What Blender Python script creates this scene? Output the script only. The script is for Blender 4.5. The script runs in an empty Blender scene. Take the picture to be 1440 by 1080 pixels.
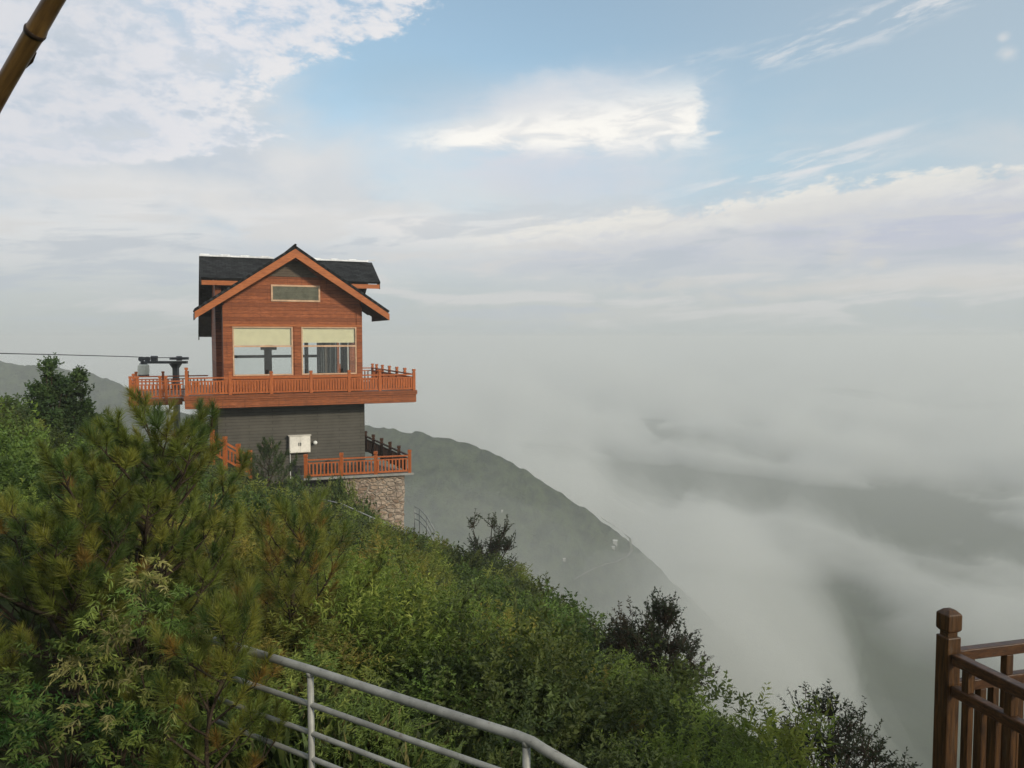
import bpy, math, random
import numpy as np
from mathutils import Vector, Matrix

R = math.radians
sc = bpy.context.scene
COL = sc.collection

# ---------------------------------------------------------------- camera
F = 1130.0                      # focal length in photo pixels (1440 wide)
PITCH = math.atan(65.0 / F)     # horizon at photo row 475
cam_d = bpy.data.cameras.new("camera")
cam = bpy.data.objects.new("camera", cam_d)
COL.objects.link(cam)
cam_d.sensor_width = 36.0
cam_d.lens = 36.0 * F / 1440.0
cam_d.clip_start = 0.05
cam_d.clip_end = 20000
cam.location = (0, 0, 0)
cam.rotation_euler = (math.pi / 2 - PITCH, 0, 0)
sc.camera = cam


def ray(px, py):
    dx, dy = (px - 720) / F, (540 - py) / F
    return Vector((dx, math.cos(PITCH) + dy * math.sin(PITCH), -math.sin(PITCH) + dy * math.cos(PITCH)))


def at(px, py, Y):
    r = ray(px, py)
    return r * (Y / r.y)


def azel(px, py):
    r = ray(px, py)
    return math.atan2(r.x, r.y), math.atan2(r.z, math.hypot(r.x, r.y))


# ---------------------------------------------------------------- render / exposure
sc.render.engine = 'CYCLES'
cy = sc.cycles
cy.max_bounces = 8
cy.diffuse_bounces = 3
cy.glossy_bounces = 3
cy.transmission_bounces = 4
cy.transparent_max_bounces = 80
cy.volume_bounces = 4
cy.use_denoising = True
try:
    cy.denoiser = 'OPENIMAGEDENOISE'
    cy.denoising_prefilter = 'ACCURATE'
except Exception:
    pass
cy.use_adaptive_sampling = True
cy.adaptive_threshold = 0.01
sc.view_settings.view_transform = 'Standard'
sc.view_settings.look = 'None'
sc.view_settings.exposure = 0.0
sc.view_settings.gamma = 1.0


# ---------------------------------------------------------------- node helper
class E:
    """a scalar socket (or number) with arithmetic, for building node maths"""
    def __init__(s, nt, v):
        s.nt, s.v = nt, v

    def _op(s, op, *o):
        n = s.nt.nodes.new('ShaderNodeMath')
        n.operation = op
        for i, a in enumerate((s,) + o):
            a = a.v if isinstance(a, E) else a
            if isinstance(a, (int, float)):
                n.inputs[i].default_value = a
            else:
                s.nt.links.new(a, n.inputs[i])
        return E(s.nt, n.outputs[0])

    def __add__(s, o): return s._op('ADD', o)
    def __radd__(s, o): return s._op('ADD', o)
    def __sub__(s, o): return s._op('SUBTRACT', o)
    def __rsub__(s, o): return E(s.nt, o)._op('SUBTRACT', s)
    def __mul__(s, o): return s._op('MULTIPLY', o)
    def __rmul__(s, o): return s._op('MULTIPLY', o)
    def __truediv__(s, o): return s._op('DIVIDE', o)
    def __neg__(s): return s._op('MULTIPLY', -1.0)
    def pow(s, o): return s._op('POWER', o)
    def abs(s): return s._op('ABSOLUTE')
    def max(s, o): return s._op('MAXIMUM', o)
    def min(s, o): return s._op('MINIMUM', o)
    def exp(s): return s._op('EXPONENT')
    def atan2(s, o): return s._op('ARCTAN2', o)

    def smooth(s, a, b, lo=0.0, hi=1.0):
        n = s.nt.nodes.new('ShaderNodeMapRange')
        n.interpolation_type = 'SMOOTHSTEP'
        s.nt.links.new(s.v, n.inputs['Value'])
        if a > b:
            a, b, lo, hi = b, a, hi, lo
        n.inputs['From Min'].default_value = a
        n.inputs['From Max'].default_value = b
        n.inputs['To Min'].default_value = lo
        n.inputs['To Max'].default_value = hi
        return E(s.nt, n.outputs[0])


class NT:
    def __init__(s, nt):
        s.nt = nt
        nt.nodes.clear()

    def new(s, t, **kw):
        n = s.nt.nodes.new(t)
        for k, v in kw.items():
            setattr(n, k, v)
        return n

    def link(s, a, b):
        s.nt.links.new(a.v if isinstance(a, E) else a, b)

    def e(s, v):
        return E(s.nt, v)

    def sep(s, vec):
        n = s.new('ShaderNodeSeparateXYZ')
        s.link(vec, n.inputs[0])
        return [s.e(o) for o in n.outputs]

    def comb(s, x, y, z):
        n = s.new('ShaderNodeCombineXYZ')
        for i, a in enumerate((x, y, z)):
            if isinstance(a, (int, float)):
                n.inputs[i].default_value = a
            else:
                s.link(a, n.inputs[i])
        return n.outputs[0]

    def noise(s, vec, scale, detail=4.0, rough=0.55, dist=0.0, col=False):
        n = s.new('ShaderNodeTexNoise')
        if vec is not None:
            s.link(vec, n.inputs['Vector'])
        n.inputs['Scale'].default_value = scale
        n.inputs['Detail'].default_value = detail
        n.inputs['Roughness'].default_value = rough
        n.inputs['Distortion'].default_value = dist
        return n.outputs['Color'] if col else s.e(n.outputs[0])

    def mix(s, fac, a, b, blend='MIX'):
        n = s.new('ShaderNodeMix', data_type='RGBA', blend_type=blend)
        for inp, v in ((n.inputs[0], fac), (n.inputs[6], a), (n.inputs[7], b)):
            v = v.v if isinstance(v, E) else v
            if isinstance(v, (int, float)):
                inp.default_value = v
            elif isinstance(v, (tuple, list)):
                inp.default_value = (*v[:3], 1.0)
            else:
                s.link(v, inp)
        return n.outputs[2]

    def ramp(s, fac, stops):
        n = s.new('ShaderNodeValToRGB')
        el = n.color_ramp.elements
        while len(el) < len(stops):
            el.new(0.5)
        for e_, (p, c) in zip(el, stops):
            e_.position = p
            e_.color = (*c, 1.0)
        s.link(fac, n.inputs[0])
        return n.outputs[0]

    def curve(s, x, pts):
        n = s.new('ShaderNodeFloatCurve')
        c = n.mapping.curves[0]
        n.mapping.use_clip = True
        c.points[0].location = pts[0]
        c.points[1].location = pts[-1]
        for p in pts[1:-1]:
            c.points.new(*p)
        for p in c.points:
            p.handle_type = 'VECTOR'
        n.mapping.update()
        s.link(x, n.inputs['Value'])
        return s.e(n.outputs[0])


# ---------------------------------------------------------------- sky (world)
SUN_DIR = Vector((0.75, -0.66, 0.0)).normalized()
SUN_EL = R(24)
world = bpy.data.worlds.new("World")
sc.world = world
world.use_nodes = True
w = NT(world.node_tree)
SKY_STRENGTH = 0.15
SKY_TINT = (1.30, 1.36, 1.17)


def build_sky():
    out = w.new('ShaderNodeOutputWorld')
    bg = w.new('ShaderNodeBackground')
    bg.inputs['Strength'].default_value = SKY_STRENGTH
    world.cycles.sampling_method = 'MANUAL'
    world.cycles.sample_map_resolution = 256
    w.link(bg.outputs[0], out.inputs['Surface'])
    sky = w.new('ShaderNodeTexSky', sky_type='NISHITA')
    sky.sun_disc = False
    sky.sun_elevation = SUN_EL
    sky.sun_rotation = math.atan2(SUN_DIR.x, SUN_DIR.y)
    sky.altitude = 600
    sky.air_density = 1.0
    sky.dust_density = 1.4
    sky.ozone_density = 1.6
    tc = w.new('ShaderNodeTexCoord')
    x, y, z = w.sep(tc.outputs['Generated'])
    a = x.atan2(y)
    h = (x * x + y * y).pow(0.5)
    e = z.atan2(h)
    # clear-sky colour with a thin veil
    c = w.mix(1.0, sky.outputs[0], SKY_TINT, 'MULTIPLY')
    c = w.mix(0.22 + a.smooth(0.0, 0.6) * 0.33, c, (3.7, 4.05, 4.3))
    vec = w.comb(a, e * 2.0, 0.0)
    warp = w.noise(vec, 5.0, 3, 0.5)
    big = w.noise(w.comb(a * 1.0, e * 2.2, warp * 0.25), 3.4, 5, 0.55, 0.5)
    mid = w.noise(w.comb(a, e * 1.9, 5.0), 9.0, 5, 0.58, 0.3)
    fine = w.noise(w.comb(a, e * 2.0, 3.0), 19.0, 6, 0.62, 0.2)
    finer = w.noise(w.comb(a, e * 1.8, 7.0), 55.0, 4, 0.6, 0.2)

    ragged = (mid - 0.5) * 1.6 + (fine - 0.5)

    def blob(px, py, rx, ry, amt, nz=0.5, tilt=0.0):
        a0, e0 = azel(px, py)
        da = (a - a0) * (F / rx)
        de = (e - e0) * (F / ry)
        if tilt:
            de = de - da * (tilt * rx / ry)
        return ((da * da + de * de).pow(0.5) + ragged * nz).smooth(1.25, 0.1, 0.0, amt)

    # grey-white veil over the lower sky, higher on the left
    edge_e = a.smooth(-0.05, -0.6) * 0.24 + 0.205
    veil = (edge_e - e + (big - 0.5) * 0.20 + (mid - 0.5) * 0.06).smooth(-0.07, 0.10)
    vc = w.mix(big.smooth(0.38, 0.60), (3.45, 3.86, 4.36), (4.4, 4.48, 4.6))
    vc = w.mix(e.smooth(0.13, 0.0) * 0.85, vc, (3.4, 3.65, 3.62))
    c = w.mix(veil * 0.93, c, vc)
    c = w.mix(e.smooth(0.10, 0.01) * 0.9, c, (3.4, 3.65, 3.62))
    # a patch of thinner blue between the cloud fields
    c = w.mix(blob(300, 232, 160, 22, 0.55, 0.6), c, (2.95, 3.65, 4.45))
    c = w.mix(blob(600, 130, 190, 60, 0.5, 0.6, -0.1), c, (2.45, 3.45, 4.25))

    # soft bright heaps to the left above and behind the house
    for args in ((170, 268, 210, 52, 0.75, .8, .0), (60, 325, 230, 46, 0.45, .8, 0), (330, 300, 120, 20, .5, .9, -.2), (545, 312, 230, 26, 0.85, .8, -.02), (640, 330, 330, 26, 0.55, .8, 0.03),
                 (405, 232, 46, 24, 0.6, .9, 0), (625, 275, 120, 46, 0.35, .9, 0.2), (50, 190, 60, 14, .6, .9, 0), (440, 215, 240, 40, .3, .8, 0)):
        c = w.mix(blob(*args), c, (5.2, 5.15, 5.08))
    for args in ((430, 360, 330, 22, 0.45, .8, 0), (120, 380, 260, 50, .35, .8, 0), (700, 372, 200, 14, .35, .8, 0)):
        c = w.mix(blob(*args), c, (3.85, 4.0, 4.2))

    # altocumulus field, upper left, with a ragged lower right edge
    pts = []
    for px, py in ((-400, 268), (-60, 250), (120, 232), (345, 218), (390, 192), (358, 152), (385, 112), (480, 76), (560, 46), (612, 6), (650, -60), (760, -220)):
        aa, ee = azel(px, py)
        pts.append((min(max(ee / 0.55, 0.0), 1.0), (aa + 1) / 2))
    pts = sorted(pts)
    ab = w.curve(e / 0.55, [(0.0, 0.0)] + [p for p in pts if 0 < p[0] < 1] + [(1.0, pts[-1][1])]) * 2.0 - 1.0
    s1 = ab - a + (fine - 0.5) * 0.17 + (finer - 0.5) * 0.07
    m1 = s1.smooth(-0.01, 0.035)
    tex = fine * 0.6 + mid * 0.2 + finer * 0.2
    hole = tex.smooth(0.38, 0.52, 0.2, 1.0)
    c1 = w.mix(tex.smooth(0.42, 0.58), (3.75, 4.3, 5.05), (5.2, 5.22, 5.45))
    c1 = w.mix(s1.smooth(0.15, 0.01) * 0.6 * tex.smooth(0.40, 0.55), c1, (5.55, 5.5, 5.5))
    dim = a.smooth(azel(330, 0)[0], azel(60, 0)[0])
    c1 = w.mix(dim * 0.6, c1, (4.45, 4.6, 4.9))
    c = w.mix(m1 * hole, c, c1)

    # bright swept wisp in the middle, cut off sharply at its right end
    a0, e0 = azel(770, 182)
    ar, _ = azel(994, 180)
    al, _ = azel(520, 190)
    swp = w.noise(w.comb(a * 2.0, e * 7.0, 4.0), 7.0, 6, 0.6, 0.5)
    de = (e - e0 - (a - a0) * 0.06) + (swp - 0.5) * 0.030
    widen = a.smooth(al, ar)
    rr = (ar - a) + (finer - 0.5) * 0.030 + (fine - 0.5) * 0.035 - (e - e0) * 0.12
    vert = (de / (widen * 0.036 + 0.016)).smooth(1.15, 0.0) * (de / (widen * 0.030 + 0.014)).smooth(-1.15, -0.25)
    m2 = rr.smooth(-0.003, 0.014) * a.smooth(al, azel(660, 190)[0]) * vert
    veil2 = de.smooth(0.085, 0.0) * de.smooth(-0.085, -0.02) * rr.smooth(-0.06, 0.10) * a.smooth(al - 0.10, a0)
    c = w.mix(veil2 * swp.smooth(0.25, 0.6, 0.35, 0.9), c, (4.75, 4.85, 5.1))
    plume = blob(775, 140, 120, 46, 0.75, 0.9, 0.25)
    c = w.mix(plume * rr.smooth(0, 0.1), c, (5.0, 5.05, 5.2))
    c = w.mix(m2 * swp.smooth(0.28, 0.55, 0.72, 0.97), c, w.mix(swp.smooth(0.35, 0.6), (5.5, 5.45, 5.35), (6.6, 6.45, 6.1)))
    c = w.mix(blob(800, 250, 190, 40, .45, .9, -.05), c, (4.1, 4.35, 4.95))
    c = w.mix(blob(1000, 188, 14, 3, .7, .6, .1), c, (5.4, 5.4, 5.3))

    # long bank rising to the right: bright lumpy rim, lilac-grey body
    p2 = []
    for px, py in ((300, 352), (600, 336), (760, 312), (900, 298), (1050, 278), (1200, 252), (1440, 226), (1700, 200)):
        aa, ee = azel(px, py)
        p2.append(((aa + 1) / 2, ee / 0.55))
    eb = w.curve((a + 1.0) / 2.0, [(0.0, p2[0][1] * 0.9)] + p2 + [(1.0, p2[-1][1])]) * 0.55
    bed = w.noise(w.comb(a, e * 2.4 - a * 0.3, 11.0), 12.0, 6, 0.62, 0.3)
    s3 = eb - e + (bed - 0.5) * 0.060 + (finer - 0.5) * 0.026
    on = a.smooth(azel(560, 300)[0], azel(800, 300)[0])
    m3 = s3.smooth(-0.002, 0.010) * e.smooth(0.02, 0.10)
    body = w.mix(bed.smooth(0.38, 0.60), (3.62, 3.85, 4.38), (4.15, 4.27, 4.5))
    body = w.mix(blob(1330, 335, 220, 46, 0.75, 0.8, .05), body, (3.5, 3.68, 4.35))
    body = w.mix(e.smooth(0.13, 0.05), body, (3.78, 4.0, 4.1))
    rim = s3.smooth(0.050, 0.006) * bed.smooth(0.34, 0.50, 0.45, 1.0)
    c3 = w.mix(rim, body, (5.45, 5.35, 5.05))
    c3 = w.mix(blob(1130, 290, 300, 16, 0.55, 1.0, .12), c3, (5.0, 4.98, 4.8))
    c = w.mix(m3 * (on * 0.9 + 0.05), c, c3)
    for args in ((1250, 400, 330, 13, 0.75, 1.0, .05), (925, 402, 120, 12, 0.6, 1.0, .05), (1420, 398, 80, 16, .6, .9, .05), (860, 440, 300, 20, .35, 1.0, 0), (1180, 358, 26, 16, .5, .9, .3), (1235, 370, 12, 9, .6, .8, 0)):
        c = w.mix(blob(*args), c, (4.35, 4.28, 4.1))

    # low bands of cloud sinking into the haze
    low = w.noise(w.comb(a * 1.0, e * 5.5 - a * 0.25, 21.0), 6.5, 6, 0.58, 0.4)
    zone = e.smooth(-0.02, 0.05) * e.smooth(0.20, 0.10)
    c = w.mix(zone * low.smooth(0.50, 0.64) * 0.75, c, (4.45, 4.45, 4.4))
    c = w.mix(zone * low.smooth(0.48, 0.36) * 0.65, c, (3.35, 3.68, 4.02))

    # thin streaks
    rot = 0.20
    ua = a * math.cos(rot) + e * math.sin(rot)
    va = e * math.cos(rot) - a * math.sin(rot)
    strk = w.noise(w.comb(ua * 1.6, va * 9.0, 2.0), 9.0, 6, 0.62, 0.25)
    for px, py, rx, ry, am in ((1110, 240, 190, 34, 0.75), (1300, 8, 190, 26, 0.65), (1150, 55, 170, 30, 0.4), (1040, 98, 60, 9, 0.5), (960, 90, 80, 10, .35)):
        d = 1.0 - blob(px, py, rx, ry, 1.0, 0.3, 0.20)
        c = w.mix((1.0 - d) * strk.smooth(0.45, 0.66) * am, c, (5.2, 5.2, 5.25))
    for px, py, rx, ry, am in ((1245, 192, 50, 8, .6), (1135, 240, 40, 5, .5), (1010, 258, 18, 4, .5)):
        c = w.mix(blob(px, py, rx, ry, am, .8, .2), c, (5.1, 5.1, 5.15))
    for px, py, r_ in ((1418, 75, 14), (1410, 53, 8)):
        c = w.mix(blob(px, py, r_, r_ * 0.8, 0.6, 1.6), c, (4.9, 4.9, 4.9))
    w.link(c, bg.inputs['Color'])


build_sky()

# ---------------------------------------------------------------- sun
sun_d = bpy.data.lights.new("sun", 'SUN')
sun_d.energy = 2.8
sun_d.angle = R(6)
sun_d.color = (1.0, 0.91, 0.75)
sun = bpy.data.objects.new("sun", sun_d)
COL.objects.link(sun)
sv = Vector((SUN_DIR.x * math.cos(SUN_EL), SUN_DIR.y * math.cos(SUN_EL), math.sin(SUN_EL)))
sun.rotation_euler = sv.to_track_quat('Z', 'Y').to_euler()


# ---------------------------------------------------------------- materials
def mat(name):
    m = bpy.data.materials.new(name)
    m.use_nodes = True
    t = NT(m.node_tree)
    o = t.new('ShaderNodeOutputMaterial')
    return m, t, o


def principled(t, o, rough=0.6, spec=0.3, metal=0.0):
    b = t.new('ShaderNodeBsdfPrincipled')
    b.inputs['Roughness'].default_value = rough
    b.inputs['Specular IOR Level'].default_value = spec
    b.inputs['Metallic'].default_value = metal
    t.link(b.outputs[0], o.inputs['Surface'])
    return b


def bump(t, b, h, strength=0.4, dist=0.02):
    n = t.new('ShaderNodeBump')
    n.inputs['Strength'].default_value = strength
    n.inputs['Distance'].default_value = dist
    t.link(h, n.inputs['Height'])
    t.link(n.outputs[0], b.inputs['Normal'])


def wood(name, dark, light, stretch=(1, 1, 12), scale=6.0, plank=None, rough=0.55, worn=0.0):
    """stained timber; plank = height of horizontal boards (a seam line every plank metres)"""
    m, t, o = mat(name)
    b = principled(t, o, rough, 0.25)
    tc = t.new('ShaderNodeTexCoord')
    x, y, z = t.sep(tc.outputs['Object'])
    v = t.comb(x * stretch[0], y * stretch[1], z * stretch[2])
    g = t.noise(v, scale, 6, 0.65, 0.6)
    patch = t.noise(tc.outputs['Object'], 0.9, 4, 0.6)
    c = t.mix(g.smooth(0.3, 0.7), dark, light)
    c = t.mix(patch.smooth(0.35, 0.7) * 0.45, c, tuple(0.62 * q for q in light))
    hgt = g * 0.35
    if plank:
        vs = t.noise(t.comb(x * 9, y * 9, z * 0.7), 1.0, 5, 0.65)
        c = t.mix(vs.smooth(0.52, 0.72) * 0.5, c, tuple(0.5 * q for q in dark))
        c = t.mix(t.noise(t.comb(x * 2, y * 2, z * 6), 0.8, 5, 0.7).smooth(0.52, 0.74) * 0.5, c, tuple(min(1, 1.25 * q + 0.03) for q in light))
        zz = z / plank
        fr = zz - zz._op('FLOOR')
        seam = fr.smooth(0.0, 0.10) * fr.smooth(1.0, 0.94)
        wn = t.new('ShaderNodeTexWhiteNoise', noise_dimensions='1D')
        t.link(zz._op('FLOOR'), wn.inputs['W'])
        c = t.mix(t.e(wn.outputs[0]) * 0.55, c, tuple(0.55 * q for q in dark))
        c = t.mix((1.0 - seam) * 0.75, c, tuple(0.25 * q for q in dark))
        hgt = hgt + seam
    if worn:
        wr = t.noise(v, scale * 0.35, 5, 0.7, 0.3)
        c = t.mix(wr.smooth(0.56, 0.72) * worn, c, (0.10, 0.082, 0.062))
    t.link(c, b.inputs['Base Color'])
    bump(t, b, hgt, 0.5, 0.012)
    return m


M = {}
M['siding'] = wood('red_brown_siding', (0.17, 0.042, 0.013), (0.41, 0.120, 0.036), (1, 1, 9), 3.0, plank=0.19)
M['rail_wood'] = wood('orange_stained_timber', (0.25, 0.060, 0.014), (0.46, 0.125, 0.030), (6, 6, 1), 3.0)
M['fascia'] = wood('orange_fascia_board', (0.26, 0.072, 0.020), (0.46, 0.145, 0.042), (1, 1, 8), 2.5)
M['deck_fascia'] = wood('red_brown_deck_board', (0.17, 0.046, 0.014), (0.36, 0.105, 0.030), (1, 1, 8), 2.5, plank=0.22)
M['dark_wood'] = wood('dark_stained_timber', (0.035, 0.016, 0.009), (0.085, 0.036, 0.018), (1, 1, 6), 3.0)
M['near_wood'] = wood('weathered_red_timber', (0.016, 0.0085, 0.005), (0.092, 0.043, 0.014), (14, 14, 1.2), 5.0, rough=0.38, worn=0.5)
M['near_rail'] = wood('weathered_red_rail', (0.020, 0.010, 0.006), (0.090, 0.040, 0.015), (4, 4, 16), 5.0, rough=0.38, worn=0.6)
M['deck'] = wood('deck_boards', (0.12, 0.055, 0.03), (0.24, 0.12, 0.06), (1, 10, 1), 2.0)
M['pale_wood'] = wood('pale_door_timber', (0.32, 0.22, 0.12), (0.46, 0.34, 0.2), (6, 6, 1), 3.0)


def plain(name, col, rough=0.6, spec=0.3, metal=0.0, var=0.3, scale=3.0, bumpy=0.0):
    m, t, o = mat(name)
    b = principled(t, o, rough, spec, metal)
    tc = t.new('ShaderNodeTexCoord')
    n = t.noise(tc.outputs['Object'], scale, 6, 0.62)
    n2 = t.noise(tc.outputs['Object'], scale * 7, 4, 0.6)
    f = (n * 0.65 + n2 * 0.35).smooth(0.32, 0.68)
    t.link(t.mix(f, tuple(q * (1 - var) for q in col), tuple(min(1, q * (1 + var * 0.6)) for q in col)), b.inputs['Base Color'])
    if bumpy:
        bump(t, b, n2, bumpy, 0.02)
    return m


M['black_shingle'] = None


def shingle():
    m, t, o = mat('black_shingles')
    b = principled(t, o, 0.85, 0.15)
    tc = t.new('ShaderNodeTexCoord')
    br = t.new('ShaderNodeTexBrick')
    mp = t.new('ShaderNodeMapping')
    t.link(tc.outputs['UV'], mp.inputs[0])
    t.link(mp.outputs[0], br.inputs['Vector'])
    br.inputs['Color1'].default_value = (0.008, 0.009, 0.010, 1)
    br.inputs['Color2'].default_value = (0.034, 0.036, 0.038, 1)
    br.inputs['Mortar'].default_value = (0.004, 0.004, 0.004, 1)
    br.inputs['Scale'].default_value = 1.0
    br.inputs['Mortar Size'].default_value = 0.018
    br.inputs['Brick Width'].default_value = 0.34
    br.inputs['Row Height'].default_value = 0.17
    n = t.noise(tc.outputs['Object'], 2.0, 5, 0.6)
    t.link(t.mix(n.smooth(0.4, 0.7) * 0.5, br.outputs[0], (0.028, 0.030, 0.030)), b.inputs['Base Color'])
    bump(t, b, t.e(br.outputs['Fac']) * -1.0, 0.6, 0.02)
    return m


M['shingle'] = shingle()
M['metal_flash'] = plain('white_ridge_flashing', (0.72, 0.73, 0.74), 0.5, 0.4)
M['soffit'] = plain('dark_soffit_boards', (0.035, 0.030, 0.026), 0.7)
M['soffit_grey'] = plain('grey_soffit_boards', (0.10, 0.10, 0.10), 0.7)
M['dark_wall'] = None
M['frame'] = plain('tan_window_frame', (0.54, 0.34, 0.21), 0.5)
M['blind'] = plain('pale_yellow_blind', (0.80, 0.72, 0.50), 0.8, var=0.08)
M['vent_glass'] = plain('grey_green_louvre', (0.16, 0.16, 0.12), 0.35, 0.5, var=0.35)
M['gable_board'] = wood('weathered_gable_boards', (0.085, 0.06, 0.04), (0.17, 0.125, 0.085), (1, 1, 9), 3.0, plank=0.14)
M['interior'] = plain('interior_dark', (0.10, 0.09, 0.08), 0.8)
M['curtain'] = plain('grey_curtain', (0.10, 0.115, 0.12), 0.8, var=0.4, scale=6)
M['curtain_white'] = plain('white_curtain', (0.62, 0.62, 0.60), 0.8, var=0.15)
M['white_metal'] = plain('cream_painted_metal', (0.72, 0.68, 0.60), 0.5, var=0.18, scale=2)
M['off_white'] = plain('off_white_paint', (0.66, 0.66, 0.62), 0.5, var=0.2)
M['grey_steel'] = plain('dark_grey_steel', (0.07, 0.075, 0.08), 0.5, 0.4, 0.2)
M['cable'] = plain('steel_cable', (0.05, 0.05, 0.055), 0.5, 0.4, 0.3)
M['pipe'] = None


def pipe_mat():
    m, t, o = mat('weathered_grey_pipe')
    b = principled(t, o, 0.5, 0.35, 0.1)
    tc = t.new('ShaderNodeTexCoord')
    p = tc.outputs['Object']
    n = t.noise(p, 5.0, 6, 0.65)
    c = t.mix(n.smooth(0.34, 0.66), (0.20, 0.198, 0.175), (0.325, 0.32, 0.285))
    r_ = t.noise(p, 16.0, 6, 0.7)
    c = t.mix(r_.smooth(0.60, 0.70) * 0.75, c, (0.125, 0.075, 0.042))
    d = t.noise(p, 60.0, 3, 0.6)
    c = t.mix(d.smooth(0.62, 0.72) * 0.6, c, (0.10, 0.095, 0.08))
    t.link(c, b.inputs['Base Color'])
    bump(t, b, r_, 0.25, 0.004)
    return m


M['pipe'] = pipe_mat()
M['pipe_far'] = plain('galvanised_pipe', (0.24, 0.25, 0.24), 0.5, 0.3, 0.2)
M['bark'] = plain('grey_brown_bark', (0.055, 0.040, 0.028), 0.9, 0.1, var=0.5, scale=14, bumpy=0.6)
M['concrete'] = plain('grey_concrete', (0.26, 0.255, 0.235), 0.9, 0.1, var=0.25, scale=2, bumpy=0.2)
M['path'] = plain('path_concrete', (0.20, 0.19, 0.17), 0.9, 0.1)


def glass():
    m, t, o = mat('window_glass')
    tr = t.new('ShaderNodeBsdfTransparent')
    tr.inputs[0].default_value = (0.93, 0.95, 0.94, 1)
    gl = t.new('ShaderNodeBsdfGlossy')
    gl.inputs['Roughness'].default_value = 0.03
    fr = t.new('ShaderNodeFresnel')
    fr.inputs[0].default_value = 1.5
    mx = t.new('ShaderNodeMixShader')
    t.link(t.e(fr.outputs[0]) * 1.0 + 0.02, mx.inputs[0])
    t.link(tr.outputs[0], mx.inputs[1])
    t.link(gl.outputs[0], mx.inputs[2])
    t.link(mx.outputs[0], o.inputs['Surface'])
    return m


M['glass'] = glass()


def brick_wall():
    m, t, o = mat('dark_grey_brick')
    b = principled(t, o, 0.85, 0.15)
    tc = t.new('ShaderNodeTexCoord')
    x, y, z = t.sep(tc.outputs['Object'])
    br = t.new('ShaderNodeTexBrick')
    t.link(t.comb(x + y, z, 0.0), br.inputs['Vector'])
    br.inputs['Color1'].default_value = (0.074, 0.069, 0.058, 1)
    br.inputs['Color2'].default_value = (0.088, 0.081, 0.068, 1)
    br.inputs['Mortar'].default_value = (0.046, 0.043, 0.037, 1)
    br.inputs['Scale'].default_value = 1.0
    br.inputs['Mortar Size'].default_value = 0.020
    br.inputs['Brick Width'].default_value = 2.4
    br.inputs['Row Height'].default_value = 0.17
    n = t.noise(tc.outputs['Object'], 0.7, 6, 0.65)
    t.link(t.mix(n.smooth(0.35, 0.75) * 0.6, br.outputs[0], (0.115, 0.107, 0.090)), b.inputs['Base Color'])
    bump(t, b, t.e(br.outputs['Fac']) * -1.0, 0.5, 0.02)
    return m


M['brick'] = brick_wall()


def masonry():
    m, t, o = mat('pinkish_rubble_stone')
    b = principled(t, o, 0.9, 0.12)
    tc = t.new('ShaderNodeTexCoord')
    wv = t.noise(tc.outputs['Object'], 1.6, 3, 0.5, 0, col=True)
    va = t.new('ShaderNodeVectorMath', operation='MULTIPLY_ADD')
    t.link(wv, va.inputs[0])
    va.inputs[1].default_value = (0.35, 0.35, 0.25)
    t.link(tc.outputs['Object'], va.inputs[2])
    mp = t.new('ShaderNodeMapping')
    mp.inputs['Scale'].default_value = (1.0, 1.0, 1.7)
    t.link(va.outputs[0], mp.inputs[0])
    vo = t.new('ShaderNodeTexVoronoi', feature='DISTANCE_TO_EDGE')
    vo.inputs['Scale'].default_value = 2.6
    t.link(mp.outputs[0], vo.inputs['Vector'])
    vc = t.new('ShaderNodeTexVoronoi', feature='F1')
    vc.inputs['Scale'].default_value = 2.6
    t.link(mp.outputs[0], vc.inputs['Vector'])
    r_, g_, b_ = t.sep(vc.outputs['Color'])
    stone = t.ramp(r_, [(0.0, (0.22, 0.15, 0.105)), (0.35, (0.34, 0.25, 0.18)), (0.65, (0.42, 0.34, 0.27)), (1.0, (0.27, 0.205, 0.16))])
    grain = t.noise(tc.outputs['Object'], 9.0, 5, 0.65)
    stone = t.mix(grain.smooth(0.35, 0.7) * 0.5, stone, (0.17, 0.12, 0.085))
    d = t.e(vo.outputs['Distance'])
    c = t.mix(d.smooth(0.07, 0.015), stone, (0.27, 0.235, 0.19))
    stain = t.noise(tc.outputs['Object'], 0.8, 5, 0.7)
    c = t.mix(stain.smooth(0.55, 0.75) * 0.6, c, (0.13, 0.10, 0.075))
    t.link(c, b.inputs['Base Color'])
    bump(t, b, d.smooth(0.0, 0.12) + grain * 0.3, 0.9, 0.06)
    return m


M['stone'] = masonry()


def leaf_mat(name, tint=(1, 1, 1), rough=0.55, trans=0.30):
    m, t, o = mat(name)
    at_ = t.new('ShaderNodeAttribute', attribute_name='Col')
    oi = t.new('ShaderNodeObjectInfo')
    rnd = t.e(oi.outputs['Random'])
    c = t.mix(1.0, at_.outputs['Color'], tint, 'MULTIPLY')
    c = t.mix(rnd * 0.45, c, t.mix(1.0, c, (1.18, 1.08, 0.80), 'MULTIPLY'))
    c2 = t.mix(1.0, c, (1.25, 1.35, 0.6), 'MULTIPLY')
    df = t.new('ShaderNodeBsdfPrincipled')
    df.inputs['Roughness'].default_value = rough
    df.inputs['Specular IOR Level'].default_value = 0.22
    t.link(c, df.inputs['Base Color'])
    tl = t.new('ShaderNodeBsdfTranslucent')
    t.link(c2, tl.inputs[0])
    mx = t.new('ShaderNodeMixShader')
    mx.inputs[0].default_value = trans
    t.link(df.outputs[0], mx.inputs[1])
    t.link(tl.outputs[0], mx.inputs[2])
    t.link(mx.outputs[0], o.inputs['Surface'])
    return m


M['leaf'] = leaf_mat('leaf')
M['needle'] = leaf_mat('pine_needle', rough=0.5, trans=0.2)


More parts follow.
